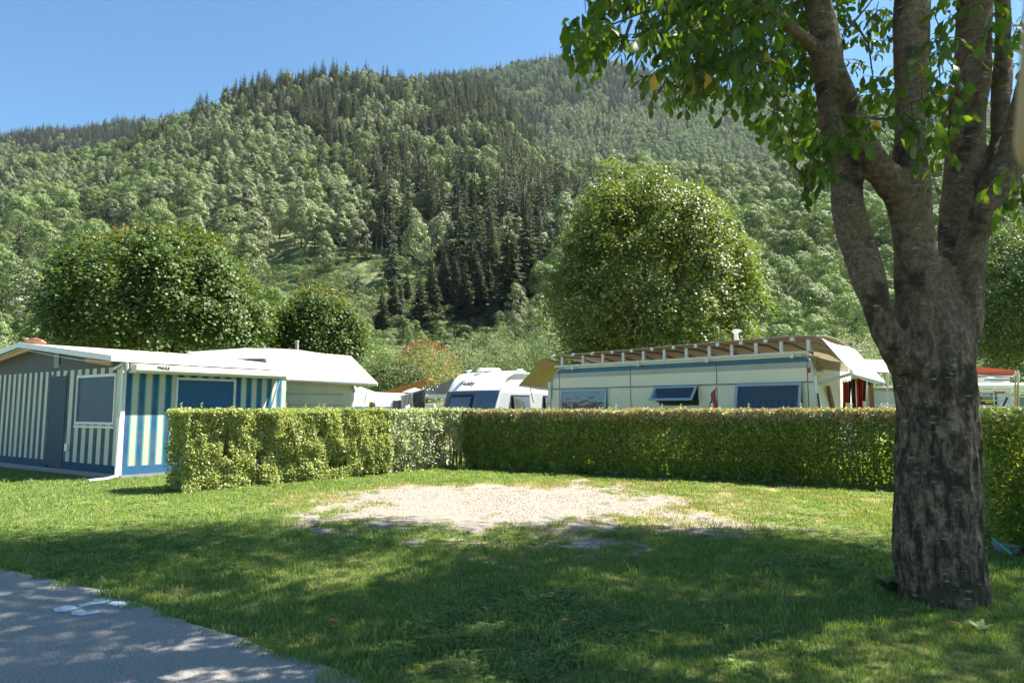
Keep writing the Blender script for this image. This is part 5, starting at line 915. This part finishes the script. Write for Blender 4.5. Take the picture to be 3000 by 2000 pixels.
sideband('blue_stripe', 2.43, 2.55, M['blue']); sideband('grey_stripe', 2.30, 2.429, mat('warm_grey_band', (.40, .40, .36), None, 2, .4)); sideband('dark_trim', 1.985, 2.005, M['seam'], -.014); sideband('pale_trim', 1.955, 1.984, M['cream'], -.010)
for px in (1612 + 28, 1848, 2101, 2368): x_ = bz(px, 1150)[0]; MB().box(BC, (x_ - .006, -.009, .5), (x_ + .006, .001, 2.56)).build('panel_seam', M['seam'], bc)
MB().tube([BC(x, -.01, z) for x, z in prof[1:8]], .022, 8).build('edge_trim', M['alu'], bc); MB().tube([BC(x, -.01, z) for x, z in prof[8:14]], .02, 8).build('edge_trim', M['alu'], bc)
MB().tube([BC(-.01, -.0, .5), BC(.0, -.02, 1.2), BC(.04, -.03, 1.75)], .018, 8).build('black_strip', M['rubber'], bc)
MB().box(BC, (.02 + .16, -.02, 2.19), (.25, .0, 2.30)).build('tail_lamp', mat('red_lens', (.35, .02, .02), None, 4, .25), bc, .005)
def bwin(l, r_, t, b, tilt, dark, pane, z0=None):
    (xa, z1), (xb, zb) = bz(r_, t), bz(l, b); zb = zb if z0 is None else z0; x0, x1 = min(xa, xb), max(xa, xb)
    w_ = MB().box(BC, (x0 + .02, -.012, zb + .0), (x1 - .02, -.0, z1 - .02)).build('window', dark, bc, .004); k = tilt
    def pt(x, z, o=0): t_ = (z1 - z) / (z1 - zb); return BC(x, -.03 - k * t_ - o, z + (k * .12 * t_))
    fw = .065; P = lambda xa_, za_, xb_, zb_: MB_.hexa([pt(xa_, za_, .03), pt(xb_, za_, .03), pt(xb_, za_), pt(xa_, za_), pt(xa_, zb_, .03), pt(xb_, zb_, .03), pt(xb_, zb_), pt(xa_, zb_)])
    MB_ = MB(); P(x0, zb, x1, zb + fw); P(x0, z1 - fw, x1, z1); P(x0, zb + fw, x0 + fw, z1 - fw); P(x1 - fw, zb + fw, x1, z1 - fw); MB_.build('window_frame', M['winframe'], w_, .004)
    MB_ = MB(); MB_.hexa([pt(x0 + fw, zb + fw, .018), pt(x1 - fw, zb + fw, .018), pt(x1 - fw, zb + fw, .008), pt(x0 + fw, zb + fw, .008), pt(x0 + fw, z1 - fw, .018), pt(x1 - fw, z1 - fw, .018), pt(x1 - fw, z1 - fw, .008), pt(x0 + fw, z1 - fw, .008)]); MB_.build('window_pane', pane, w_)
bwin(1647, 1780, 1138, 1220, .05, M['rubber'], M['glass'], 1.2); bwin(1922, 2047, 1128, 1178, .30, M['rubber'], M['glass_clear']); bwin(2160, 2352, 1119, 1196, .16, M['rubber'], M['glass_clear'], 1.28)
xa, za = bz(2344, 1124); xb, zb = bz(2168, 1150); MB().box(BC, (xa + .02, -.022, 1.62), (xb - .02, -.014, za - .03)).build('reflection_blind', mat('taupe_reflection', (.30, .26, .21), None, 3, .7), bc)  # added taupe strip imitates the curtain reflection in the upper pane
for q_ in range(9): MB().box(BC, (xa + .06 + q_ * .145, -.024, 1.30), (xa + .14 + q_ * .145, -.014, 1.60)).build('sky_reflection_bar', mat('pale_blue_sky_reflection', (.28, .34, .42), None, 3, .8) if q_ == 0 else bpy.data.materials['pale_blue_sky_reflection'], bc)  # added pale blue bars imitate sky reflected in the lower pane
x0, zz0 = bz(2048, 1187); x1, _ = bz(1932, 1187); MB().box(BC, (x0, -.008, zz0), (x1, .001, zz0 + .14)).build('window_recess', M['rubber'], bc, .01)
st = [(2092, 1200), (2090, 1180), (2083, 1163), (2083, 1152), (2090, 1143), (2099, 1136), (2096, 1146), (2097, 1162), (2101, 1180), (2101, 1200)]; q = [bz(a, b) for a, b in st]; MB().prism([BC(x, -.008, z) for x, z in q], [BC(x, .001, z) for x, z in q]).build('claret_swoosh', M['claret'], bc)
st = [(2076, 1196), (2086, 1196), (2087, 1180), (2086, 1163), (2080, 1180)]; q = [bz(a, b) for a, b in st]; MB().prism([BC(x, -.008, z) for x, z in q], [BC(x, .001, z) for x, z in q]).build('blue_swoosh', M['blue'], bc)
# rack rail and posts
MB().box(BC, (.18, -.10, 2.60), (7.35, .03, 2.66)).build('rack_rail', M['alu_white'], bc, .006)
for px, py in ((1684, 1060), (1875, 1047), (2076, 1040), (2325, 1030)): x_ = bz(px, py)[0]; MB().box(BC, (x_ - .04, -.12, 2.52), (x_ + .04, -.101, 2.66)).build('rail_clip', M['alu_white'], bc)
for px in (1651, 1712, 1770, 1830, 1889, 1950, 2015, 2082, 2148, 2219, 2293, 2373):
    x_ = bz(px, 1040)[0]; MB().box(BC, (x_ - .035, -.08, 2.66), (x_ + .035, -.03, 2.90)).build('rack_post', M['alu_white'], bc)
    MB().tube([BC(x_ + .33, -.06, 2.93), BC(x_ + .15, .9, 2.92), BC(x_ + .0, 1.9, 2.72), BC(x_ - .05, 2.2, 2.62)], .028, 6).build('rack_joist', mat('brown_joist', (.36, .29, .22), None, 4, .5), bc); MB().box(BC, (x_ + .29, -.12, 2.89), (x_ + .37, -.05, 2.97)).build('joist_clamp', M['alu'], bc)
rows = []
for y, dz in ((-.12, 0), (.5, .05), (1.2, .03), (1.9, -.08), (2.4, -.2)):
    rows.append([BC(x, y, z + dz) for x, z in ((.02, 2.97), (.6, 3.0), (2, 2.99), (4, 2.97), (6, 2.95), (7.5, 2.93), (7.75, 2.90))])
MB().sheet(rows, .015).build('tarpaulin', mat('brown_beige_tarpaulin', (.52, .45, .37), (.45, .39, .32), 2, .6, .2, 5, tr=.2), bc)
def slope(ends, nm, m, y0=-.12, y1=1.95):
    rows = [[BC(x, y0 + (y1 - y0) * t, z - .05 * math.sin(t * 3.14) - .12 * t) for t in np.linspace(0, 1, 6)] for x, z in ends]; return MB().sheet(rows, .015).build(nm, m, bc)
slope([(.02, 2.98), (-.12, 2.9), (-.35, 2.6), (-.58, 2.30), (-.70, 2.18), (-.70, 2.10)], 'awning_slope', M['cloth_white']); slope([(7.75, 2.91), (7.95, 2.75), (8.3, 2.45), (8.65, 2.2), (8.72, 2.13)], 'awning_slope', mat('olive_tan_tarpaulin', (.40, .36, .19), (.34, .30, .15), 2, .6, .2, 8, tr=.4))
MB().tube([BC(-.70, -.12, 2.12), BC(-.70, 1.95, 2.0)], .03, 8).build('front_bar', M['alu'], bc); MB().tube([BC(.12, 0, 1.93), BC(-.62, .0, 2.13)], .032, 8).build('side_arm', M['alu'], bc); MB().tube([BC(8.72, -.12, 2.12), BC(7.55, -.05, 2.0)], .028, 8).build('side_arm', M['alu'], bc)
MB().box(BC, (.03, -.05, 1.75), (.09, .0, 2.12)).build('rail_bracket', M['alu'], bc); MB().box(BC, (7.52, -.06, 1.7), (7.62, .02, 2.2)).build('rail_bracket', M['alu'], bc)
MB().tube([BC(8.3, -.1, 2.09), BC(8.25, -.1, 1.9), BC(8.15, -.1, 1.6)], .012, 5).build('strap', M['browncloth'], bc)
# canvas side hanging behind the slope with faint emblem
q = [(.02, .1), (.02, 2.0)]
MB().sheet([[BC(.14, .1 + y, z) for y in (0, .7, 1.4, 2.1)] for z in (2.0, 2.3, 2.75)], .01).build('end_canvas', M['cloth_tan'], bc)
ec = MB().prism([BC(.115, y, z) for y, z in ((.22, 2.36), (.34, 2.36), (.30, 2.42), (.27, 2.60), (.25, 2.42))], [BC(.12, y, z) for y, z in ((.22, 2.36), (.34, 2.36), (.30, 2.42), (.27, 2.60), (.25, 2.42))]).build('emblem', M['inkgrey'], bc); text('maker_name', 'FENDT', .13, BC(.11, .33, 2.27), BC.Y, (0, 0, 1), M['inkgrey'], bc, .002, 0, .003)
MB().prism([BC(-.004, y, z) for y, z in ((.75, .5), (1.0, .5), (.80, 1.5), (.58, 1.92), (.50, 1.92), (.68, 1.4))], [BC(.05, y, z) for y, z in ((.75, .5), (1.0, .5), (.80, 1.5), (.58, 1.92), (.50, 1.92), (.68, 1.4))]).build('brown_reflection', M['brownwood'], bc)  # brown curved shape painted on the end wall in place of a reflection
MB().tube([BC(-.05, 2.0, 0), BC(-.30, 2.0, 2.15)], .035, 8).build('canvas_pole', M['alu'], bc)
MB().sheet([[BC(-.0 - .25 * k, 2.1, z) for k in (0, .4, .8, 1.2)] for z in (.5, 1.4, 2.05)], .01).build('back_canvas', mat('grey_white_canvas', (.55, .54, .52), None, 3, .7, tr=.2), bc)
vp = empty('vent_pipe', D(2157, 1010, 17.8), 'white mushroom capped vent pipe above the beige caravan roof', 'pipe'); MB().tube([D(2157, 1040, 17.8), D(2157, 972, 17.8)], .055, 12).build('pipe', M['white'], vp); MB().lathe(D(2157, 974, 17.8), [(.06, 0), (.12, .02), (.11, .06), (.05, .08)], 14).build('cap', M['white'], vp)
# clothes under the right awning slope
def cloth(name, px0, px1, t, b, d, m, label, cat, hanger=False):
    n = 6; rows = []; xs = np.linspace(px0, px1, 9); ph = random.uniform(0, 6)
    for i in range(n):
        f = i / (n - 1); rows.append([D(x_ + math.sin(f * 3 + ph) * 1.2, t + (b - t) * f + (3 if 0 < j < 8 and i == 0 else 0) - (2 if i == 0 and j == 4 else 0), d + .04 * math.sin(j * 2.1 + f)) for j, x_ in enumerate(xs)])
    e = empty(name, rows[0][4], label, cat); MB().sheet(rows, .012).build('cloth', m, e)
    if hanger: MB().tube([D(px0 - 1, t + 6, d), D((px0 + px1) / 2, t - 4, d), D(px1 + 1, t + 6, d)], .012, 5).build('hanger', M['yellow'], e)
cloth('towel', 2469, 2484, 1116, 1215, 14.6, M['coral'], 'faded red towel on a yellow hanger, left under the awning slope', 'towel', True)
cloth('garment', 2486, 2492, 1113, 1180, 15.0, M['black'], 'narrow black garment hanging right of the faded red towel', 'garment')
cloth('garment', 2495, 2507, 1108, 1215, 15.2, M['browncloth'], 'brown patterned garment hanging between the two red cloths', 'garment')
cloth('towel', 2510, 2526, 1106, 1215, 15.3, M['red'], 'bright red cloth on a hanger, right of the brown garment', 'towel', True)
cloth('garment', 2525, 2536, 1101, 1175, 15.5, M['browncloth'], 'short brown garment hanging right of the bright red cloth', 'garment')
pb = frame(D(2556, 1200, 15.8), (1, 0)); pb.o[2] = 0; MB().box(pb, (-.05, 0, 0), (.05, .12, 1.96)).build('wooden_post', M['brownwood'], bc)
jr = empty('glass_lantern', D(2551, 1128, 15.5), 'clear glass lantern hanging at the right end of the awning', 'lantern'); q = D(2551, 1129, 15.5); MB().lathe(q, [(.06, 0), (.07, .02), (.07, .15), (.05, .17)], 12).build('glass', M['glass'], jr); MB().lathe(q + np.array([0, 0, .17]), [(.055, 0), (.04, .04)], 10).build('lid', M['rubber'], jr)
# canopy and caravan behind, seen left of the trunk
cn = empty('canopy', D(2570, 1200, 24), 'grey sloping canopy behind the beige caravan, left of the trunk', 'canopy'); MB().sheet([[D(2500, 1052, 26), D(2570, 1054, 26), D(2660, 1056, 26)], [D(2530, 1072, 24), D(2590, 1072, 24), D(2670, 1074, 24)], [D(2560, 1090, 22.5), D(2600, 1092, 22.5), D(2680, 1094, 22.5)]], .03).build('roof_cloth', M['greycloth'], cn); MB().tube([D(2600, 1090, 22.5), G(2600, 1325)], .03, 6).build('pole', M['alu'], cn)
GF = frame(D(2580, 1200, 26), (1, .1)); GF.o[2] = 0; gc = empty('caravan', GF.o, 'pale grey caravan half hidden between the beige caravan and the trunk', 'caravan'); MB().box(GF, (-.2, 0, .4), (3.4, 2, 2.2)).build('body', M['grey'], gc, .12); MB().box(GF, (-.3, -.2, 2.2), (3.5, 2.2, 2.28)).build('roof', M['cream'], gc, .02); MB().box(GF, (-.21, -.03, 1.55), (3.4, -.005, 1.59)).build('trim', M['white'], gc)
MB().lathe(D(2590, 1195, 25.7), [(.02, -.1), (.14, 0), (.15, .12), (.05, .2)], 12).build('lamp', M['white'], gc)
# satellite plate right of the awning
tag(MB().lathe(D(2564, 1117, 16.2), [(.01, -.07), (.08, -.05), (.11, 0), (.08, .05), (.01, .07)], 14).build('float_lamp', M['cream']), 'small round pale lamp on the pole at the right end of the awning', 'lamp')

# ------------------------------------------------------------------ between hut and white caravan
LF = frame(D(1035, 1200, 25.5), (.84, .54)); LF.o[2] = 0; lc = empty('caravan', LF.o, 'low white caravan with blue lower stripe, beyond the sparse hedge left of the towels', 'caravan')
MB().prism([LF(x, 0, z) for x, z in ((-.5, .5), (2.3, .5), (2.3, 1.8), (2.1, 2.03), (-.5, 2.1))], [LF(x, 2, z) for x, z in ((-.5, .5), (2.3, .5), (2.3, 1.8), (2.1, 2.03), (-.5, 2.1))]).build('body', M['white'], lc, .05); MB().box(LF, (-.45, -.012, 1.38), (2.1, .0, 1.52)).build('blue_stripe', mat('mid_blue_stripe', (.08, .16, .36), None, 2, .4), lc); MB().box(LF, (1.55, -.02, 1.42), (2.0, -.013, 1.75)).build('window', M['glass_dark'], lc, .01)
tag(MB().sheet([[D(1020, 1128, 29), D(1060, 1134, 29), D(1110, 1152, 29)], [D(1020, 1140, 27.5), D(1060, 1146, 27.5), D(1100, 1156, 27.5)]], .02).build('canopy_cloth', mat('taupe_cloth', (.36, .31, .26), None, 2, .8, tr=.2)), 'taupe cloth canopy above the low white caravan', 'canopy')
cb = frame(D(1030, 1200, 23.5), (1, 0)); cb.o[2] = 0; cr_ = empty('parked_car', cb.o, 'white car roof with dark windows showing just above the hedge right of the covered caravan', 'car')
CP = [(-1.2, .35), (1.2, .35), (1.25, .85), (.75, .95), (.45, 1.42), (.2, 1.58), (-.9, 1.60), (-1.15, .95)]; MB().prism([cb(x * .9 - .6, 0, z) for x, z in CP], [cb(x * .9 - .6, 1.6, z) for x, z in CP]).build('body', M['white'], cr_, .06); CW = [(-.95, 1.0), (.62, 1.0), (.38, 1.40), (-.92, 1.44)]; MB().prism([cb(x * .9 - .6, -.01, z) for x, z in CW], [cb(x * .9 - .6, .01, z) for x, z in CW]).build('window', M['glass_dark'], cr_)
for x_ in (-1.3, .1): MB().tube([cb(x_ , -.02, .32), cb(x_, .2, .32)], .32, 16).build('wheel', M['rubber'], cr_)
# person seen from behind above the hedge
pd = 21.5; pc = D(1090, 1200, pd); per = empty('person', (pc[0], pc[1], 0), 'person with brown hair and orange red shirt behind the hedge, only head and shoulders showing', 'person'); me = bpy.data.meshes.new('body'); bm = bmesh.new()
J = {'pel': (0, 0, .86, .15), 'wst': (0, 0, 1.05, .125), 'che': (0, 0, 1.24, .15), 'neck': (0, 0, 1.40, .055), 'head': (0, -.01, 1.52, .085), 'top': (0, 0, 1.58, .075), 'lsh': (-.16, 0, 1.34, .06), 'lel': (-.22, .02, 1.08, .042), 'lwr': (-.22, -.04, .84, .03), 'lha': (-.22, -.06, .74, .035), 'rsh': (.16, 0, 1.34, .06), 'rel': (.22, .02, 1.08, .042), 'rwr': (.22, -.04, .84, .03), 'rha': (.22, -.06, .74, .035), 'lhi': (-.09, 0, .78, .095), 'lkn': (-.10, -.01, .45, .065), 'lan': (-.10, .02, .08, .045), 'lto': (-.10, -.14, .04, .035), 'rhi': (.09, 0, .78, .095), 'rkn': (.10, -.01, .45, .065), 'ran': (.10, .02, .08, .045), 'rto': (.10, -.14, .04, .035)}
vd = {k: bm.verts.new(v[:3]) for k, v in J.items()}
for a, b in (('pel', 'wst'), ('wst', 'che'), ('che', 'neck'), ('neck', 'head'), ('head', 'top'), ('che', 'lsh'), ('lsh', 'lel'), ('lel', 'lwr'), ('lwr', 'lha'), ('che', 'rsh'), ('rsh', 'rel'), ('rel', 'rwr'), ('rwr', 'rha'), ('pel', 'lhi'), ('lhi', 'lkn'), ('lkn', 'lan'), ('lan', 'lto'), ('pel', 'rhi'), ('rhi', 'rkn'), ('rkn', 'ran'), ('ran', 'rto')): bm.edges.new((vd[a], vd[b]))
bm.to_mesh(me); bm.free(); bd = link('body', me, per); s = bd.modifiers.new('s', 'SKIN')
for i, v in enumerate(J.values()): me.skin_vertices[0].data[i].radius = (v[3], v[3] * .9)
me.skin_vertices[0].data[0].use_root = True; bd.modifiers.new('u', 'SUBSURF').render_levels = 2; me.materials.append(M['skin'])
MB().lathe((pc[0], pc[1], 1.475), [(.075, -.02), (.10, .03), (.107, .09), (.09, .145), (.045, .172), (.01, .178)], 16).build('hair', M['hair'], per)
MB().lathe((pc[0], pc[1], 0.9), [(.17, 0), (.16, .15), (.185, .34), (.19, .42), (.13, .49), (.07, .53)], 18).build('shirt', M['orange'], per)
# clothes stand with towels, dark canvas behind
rk = empty('clothes_stand', D(1208, 1200, 21), 'slanting drying rail with dark posts holding two towels left of the white caravan', 'drying rack'); MB().tube([D(1173, 1161, 21), D(1243, 1139, 20.2)], .022, 6).build('rail', M['alu'], rk)
MB().tube([D(1172, 1172, 21), D(1172, 1230, 21)], .05, 8).build('post', M['rubber'], rk); MB().tube([D(1243, 1140, 20.2), D(1243, 1230, 20.2)], .02, 6).build('post', M['rubber'], rk); MB().tube([D(1209, 1152, 20.6), D(1210, 1230, 20.6)], .02, 6).build('post', M['alu'], rk)
for a, m_, lb in (((1176, 1207, 1160, 1151, 1194, 1180), M['greytowel'], 'light grey towel over the drying rail, left one'), ((1208, 1241, 1150, 1141, 1184, 1175), M['darktowel'], 'dark grey towel over the drying rail, right one')):
    l, r_, tl, trr, bl, br = a; rows = [[D(l + (r_ - l) * j / 8, (tl + (trr - tl) * j / 8) * (1 - f) + (bl + (br - bl) * j / 8) * f, 20.7 - .3 * j / 8 + .03 * math.sin(j * 2 + f)) for j in range(9)] for f in np.linspace(0, 1, 5)]; e = empty('towel', rows[0][4], lb, 'towel'); MB().sheet(rows, .02).build('cloth', m_, e)
MB().sheet([[D(1212, 1182, 21.4), D(1242, 1176, 21.2)], [D(1212, 1225, 21.4), D(1242, 1225, 21.2)]], .02).build('dark_screen', M['black'], rk)
an = empty('grey_awning', D(1270, 1200, 23), 'grey awning side with small lights, between the towels and the white caravan', 'awning'); MB().sheet([[D(1244, 1140, 23), D(1280, 1128, 23), D(1330, 1110, 23)], [D(1244, 1154, 23), D(1280, 1154, 23), D(1330, 1153, 23)]], .02).build('side_cloth', M['greycloth'], an); MB().box(frame(D(1243, 1160, 22.9), (1, 0)), (0, 0, -.06), (1., .1, .06)).build('white_valance', M['white'], an)
for px, py in ((1258, 1139), (1268, 1142), (1281, 1133), (1252, 1142), (1250, 1157), (1240, 1136)): MB().lathe(D(px, py, 22.85), [(.004, -.02), (.02, 0), (.004, .02)], 8).build('bulb', M['white'], an)
MB().box(frame(D(1244, 1200, 22.9), (1, 0)), (.02, .05, -.2), (.32, .4, .2)).build('cabinet', M['white'], an, .02)
ow = frame(D(1150, 1200, 36), (1, -.05)); ow.o[2] = 0; oh = empty('wooden_shed', ow.o, 'orange brown boarded shed wall behind the towels', 'shed')
for i in range(9): MB().box(ow, (-.6 + i * .26, 0, 0), (-.6 + i * .26 + .245, .05, 2.2 + .09 * i)).build('board', M['brick_orange'], oh)
MB().hexa([ow(-.8, -.1, 2.2), ow(1.9, -.1, 3.0), ow(1.9, 1.5, 3.0), ow(-.8, 1.5, 2.2), ow(-.8, -.1, 2.26), ow(1.9, -.1, 3.06), ow(1.9, 1.5, 3.06), ow(-.8, 1.5, 2.26)]).build('roof', M['brick_orange'], oh)
pu = D(1215, 1142, 33); ps = empty('parasol', (pu[0], pu[1], 0), 'small pale grey parasol in front of the orange shed', 'parasol'); MB().lathe(tuple(pu - np.array([0, 0, .1])), [(.62, -.02), (.6, 0), (.3, .12), (.02, .2)], 8).build('canopy', M['alu_white'], ps); MB().tube([(pu[0], pu[1], 0), (pu[0], pu[1], pu[2] + .08)], .02, 6).build('pole', M['alu'], ps)
# cream box unit behind the bare hedge stems
bx = frame((-3.35, 17.7, 0), (.95, -.2)); MB_ = empty('storage_box', bx(0.6, .3, 0), 'cream plastic storage cabinet behind the bare stems of the sparse hedge', 'cabinet'); MB().box(bx, (0, 0, 0), (1.7, .7, .85)).build('cabinet', mat('sand_plastic', (.52, .46, .30), (.47, .41, .27), 3, .5), MB_, .02); MB().box(bx, (-.04, -.04, .85), (1.74, .74, .92)).build('lid', mat('teal_lid', (.12, .33, .33), None, 3, .5), MB_, .015)
for k in (1, 2): MB().box(bx, (1.7 * k / 3 - .008, -.006, .05), (1.7 * k / 3 + .008, .001, .8)).build('joint', M['inkgrey'], MB_)

# ------------------------------------------------------------------ right edge: caravan with banner, orange roll, poles
DF = frame(D(2830, 1200, 21), (1, .02)); DF.o[2] = 0; dc = empty('caravan', DF.o, 'grey white caravan with red lettering and a black banner, right of the trunk', 'caravan')
prof = [(-.6, .5), (1.65, .5), (1.62, 1.5), (1.45, 1.85), (1.3, 1.93), (-.6, 1.93)]; MB().prism([DF(x, 0, z) for x, z in prof], [DF(x, 2, z) for x, z in prof]).build('body', mat('pale_grey_body', (.50, .53, .54), (.46, .49, .5), 2, .35), dc, .02)
MB().tube([DF(-.6, -.02, 2.11), DF(3.2, -.02, 2.13)], .095, 14).build('roof_roll', M['white'], dc); MB().box(DF, (-.6, .0, 1.93), (3.2, 2, 2.15)).build('roof', M['white'], dc, .03)
def dz(px, py, y=0): return onwall(DF, px, py, y)
MB().box(DF, (1.7, .1, .5), (3.2, .2, 1.86)).build('awning_canvas', mat('slate_canvas', (.17, .22, .27), (.14, .18, .22), 3, .8), dc); MB().tube([DF(1.5, -.05, 1.8), DF(3.2, -.05, 1.86)], .03, 6).build('trim', M['alu_white'], dc)
a, b = dz(2870, 1153), dz(2921, 1185); bn = MB().box(DF, (a[0], -.02, b[1]), (b[0], -.004, a[1])).build('banner', M['ink'], dc); xm = (a[0] + b[0]) / 2; zt = a[1]
text('banner_text', 'ROAD', .115, DF(xm - .10, -.024, zt - .055), DF.X, (0, 0, 1), M['white'], bn, .001, 0, .004)
for q_ in range(4): MB().box(DF, (xm + .07 + q_ * .045, -.024, zt - .085), (xm + .105 + q_ * .045, -.0205, zt - .05)).build('small_print', M['white'], bn)
text('banner_text', 'WOHNMOBILE', .062, DF(xm, -.024, zt - .14), DF.X, (0, 0, 1), M['white'], bn, .001)
MB().box(DF, (a[0] + .02, -.024, zt - .225), (b[0] - .02, -.0205, zt - .18)).build('yellow_line', M['yellow'], bn); MB().box(DF, (a[0] + .14, -.024, zt - .28), (b[0] - .14, -.0205, zt - .24)).build('yellow_line', M['yellow'], bn)
q = dz(2927, 1149); text('maker_name', 'Dethleffs', .098, DF(q[0], -.01, q[1]), DF.X, (0, 0, 1), M['inkred'], dc, .002, .2, .003); q = dz(2928, 1157); MB().box(DF, (q[0] - .05, -.006, q[1] - .03), (q[0] + .05, -.001, q[1] + .02)).build('badge', M['alu_white'], dc, .004)
for px in (2903, 2953): q = dz(px, 1140); MB().tube([DF(q[0], -.1, q[1]), DF(q[0], -.1, 1.0)], .014, 6).build('carrier_post', M['white'], dc); MB().box(DF, (q[0] - .05, -.14, q[1]), (q[0] + .05, -.02, q[1] + .03)).build('carrier_hook', M['white'], dc)
q = dz(2930, 1200); MB().tube([DF(q[0] + .22 * math.cos(t) , -.2, q[1] - .02 + .19 * math.sin(t)) for t in np.linspace(0, 3.14, 12)], .022, 6).build('cycle_rack', M['white'], dc); MB().tube([DF(q[0] - .3, -.15, q[1] - .05), DF(q[0] + .3, -.15, q[1] - .05)], .03, 6).build('rack_bar', M['rubber'], dc); MB().tube([D(2938, 1192, 20.6), D(2951, 1164, 20.6)], .03, 8).build('black_strap', M['ink'], dc)
for px in (2911, 2919, 2925, 2942): MB().lathe(D(px, 1190 + (px % 5), 20.7), [(.005, -.05), (.04, 0), (.005, .05)], 8).build('clamp', M['rubber'] if px % 2 else M['alu'], dc)
oa = empty('orange_awning', D(2900, 1090, 22.5), 'faded orange red awning roll above the caravan right of the trunk', 'awning'); MB().prism([D(2855, 1074, 23.), D(2974, 1084, 21.5), D(2968, 1099, 21.5), D(2855, 1095, 23)], [D(2856, 1076, 23.4), D(2978, 1086, 21.9), D(2974, 1101, 21.9), D(2856, 1098, 23.4)]).build('roll', M['orange'], oa); MB().prism([D(2855, 1096, 22.9), D(2968, 1100, 21.4), D(2976, 1092, 21.4), D(2974, 1104, 21.4), D(2855, 1102, 22.9)], [D(2855, 1096, 23.2), D(2968, 1100, 21.7), D(2976, 1092, 21.7), D(2974, 1104, 21.7), D(2855, 1102, 23.2)]).build('housing', M['grey'], oa)
rb = frame(D(2892, 1112, 22), (1, .02)); tag(MB().box(rb, (0, 0, -.10), (.75, .5, .09)).build('roof_box', M['cream'], None, .03), 'cream roof locker under the orange awning roll', 'box'); MB_2 = MB().box(rb, (-.1, -.02, -.03), (.8, -.006, .01)).build('blue_line', M['blue']); tag(MB_2, 'dark blue bar across the cream roof locker', 'bar')
for px, pt, m_, lb in ((2974, 1100, M['brownwood'], 'brown wooden pole, left of the two poles at the right edge'), (2982, 1084, M['cloth_tan'], 'pale furled pole, right of the two poles at the right edge')):
    pp = empty('pole', G(px, 1350), lb, 'pole'); g_ = G(px + 4, 1345); MB().tube([g_, D(px, pt, g_[1])], .028, 8).build('shaft', mat('straw_pole', (.50, .36, .20), None, 4, .7), pp)
    if pt < 1090: MB().tube([D(px, pt, g_[1] - .02), D(px + .5, pt + 18, g_[1] - .02), D(px + 1, pt + 36, g_[1] - .02)], [.02, .055, .035], 8).build('furled_flag', M['cream'], pp)
# bowl and turquoise handle in the dark grass right of the trunk
q = G(2950, 1585, .12); bw = empty('basin', (q[0], q[1], 0), 'grey round basin half hidden in the dark right of the trunk', 'basin'); MB().lathe((q[0], q[1], 0), [(.08, .02), (.11, .11), (.125, .115), (.13, .10), (.09, 0)], 20).build('bowl', mat('grey_plastic', (.22, .22, .23), None, 4, .5), bw)
tag(MB().tube([D(2906, 1575, q[1] - .2), D(2963, 1622, q[1] - .35)], .011, 8).build('turquoise_handle', M['teal']), 'turquoise tool handle leaning by the grey basin', 'tool handle')

# ------------------------------------------------------------------ summer haze
hz_m = bpy.data.materials.new('haze_air'); hz_m.use_nodes = True; n_ = hz_m.node_tree; n_.nodes.remove(n_.nodes['Principled BSDF']); pv = n_.nodes.new('ShaderNodeVolumePrincipled'); pv.inputs['Color'].default_value = (.72, .84, 1, 1); pv.inputs['Density'].default_value = .000035; pv.inputs['Anisotropy'].default_value = .3; n_.links.new(pv.outputs[0], n_.nodes['Material Output'].inputs['Volume'])
hb_ = MB().box(frame((0, 0, 0), (1, 0)), (-5200, -5200, -1.2), (5200, 5200, 760)).build('haze', hz_m, base=(0, 0, 0)); tag(hb_, kind='stuff')
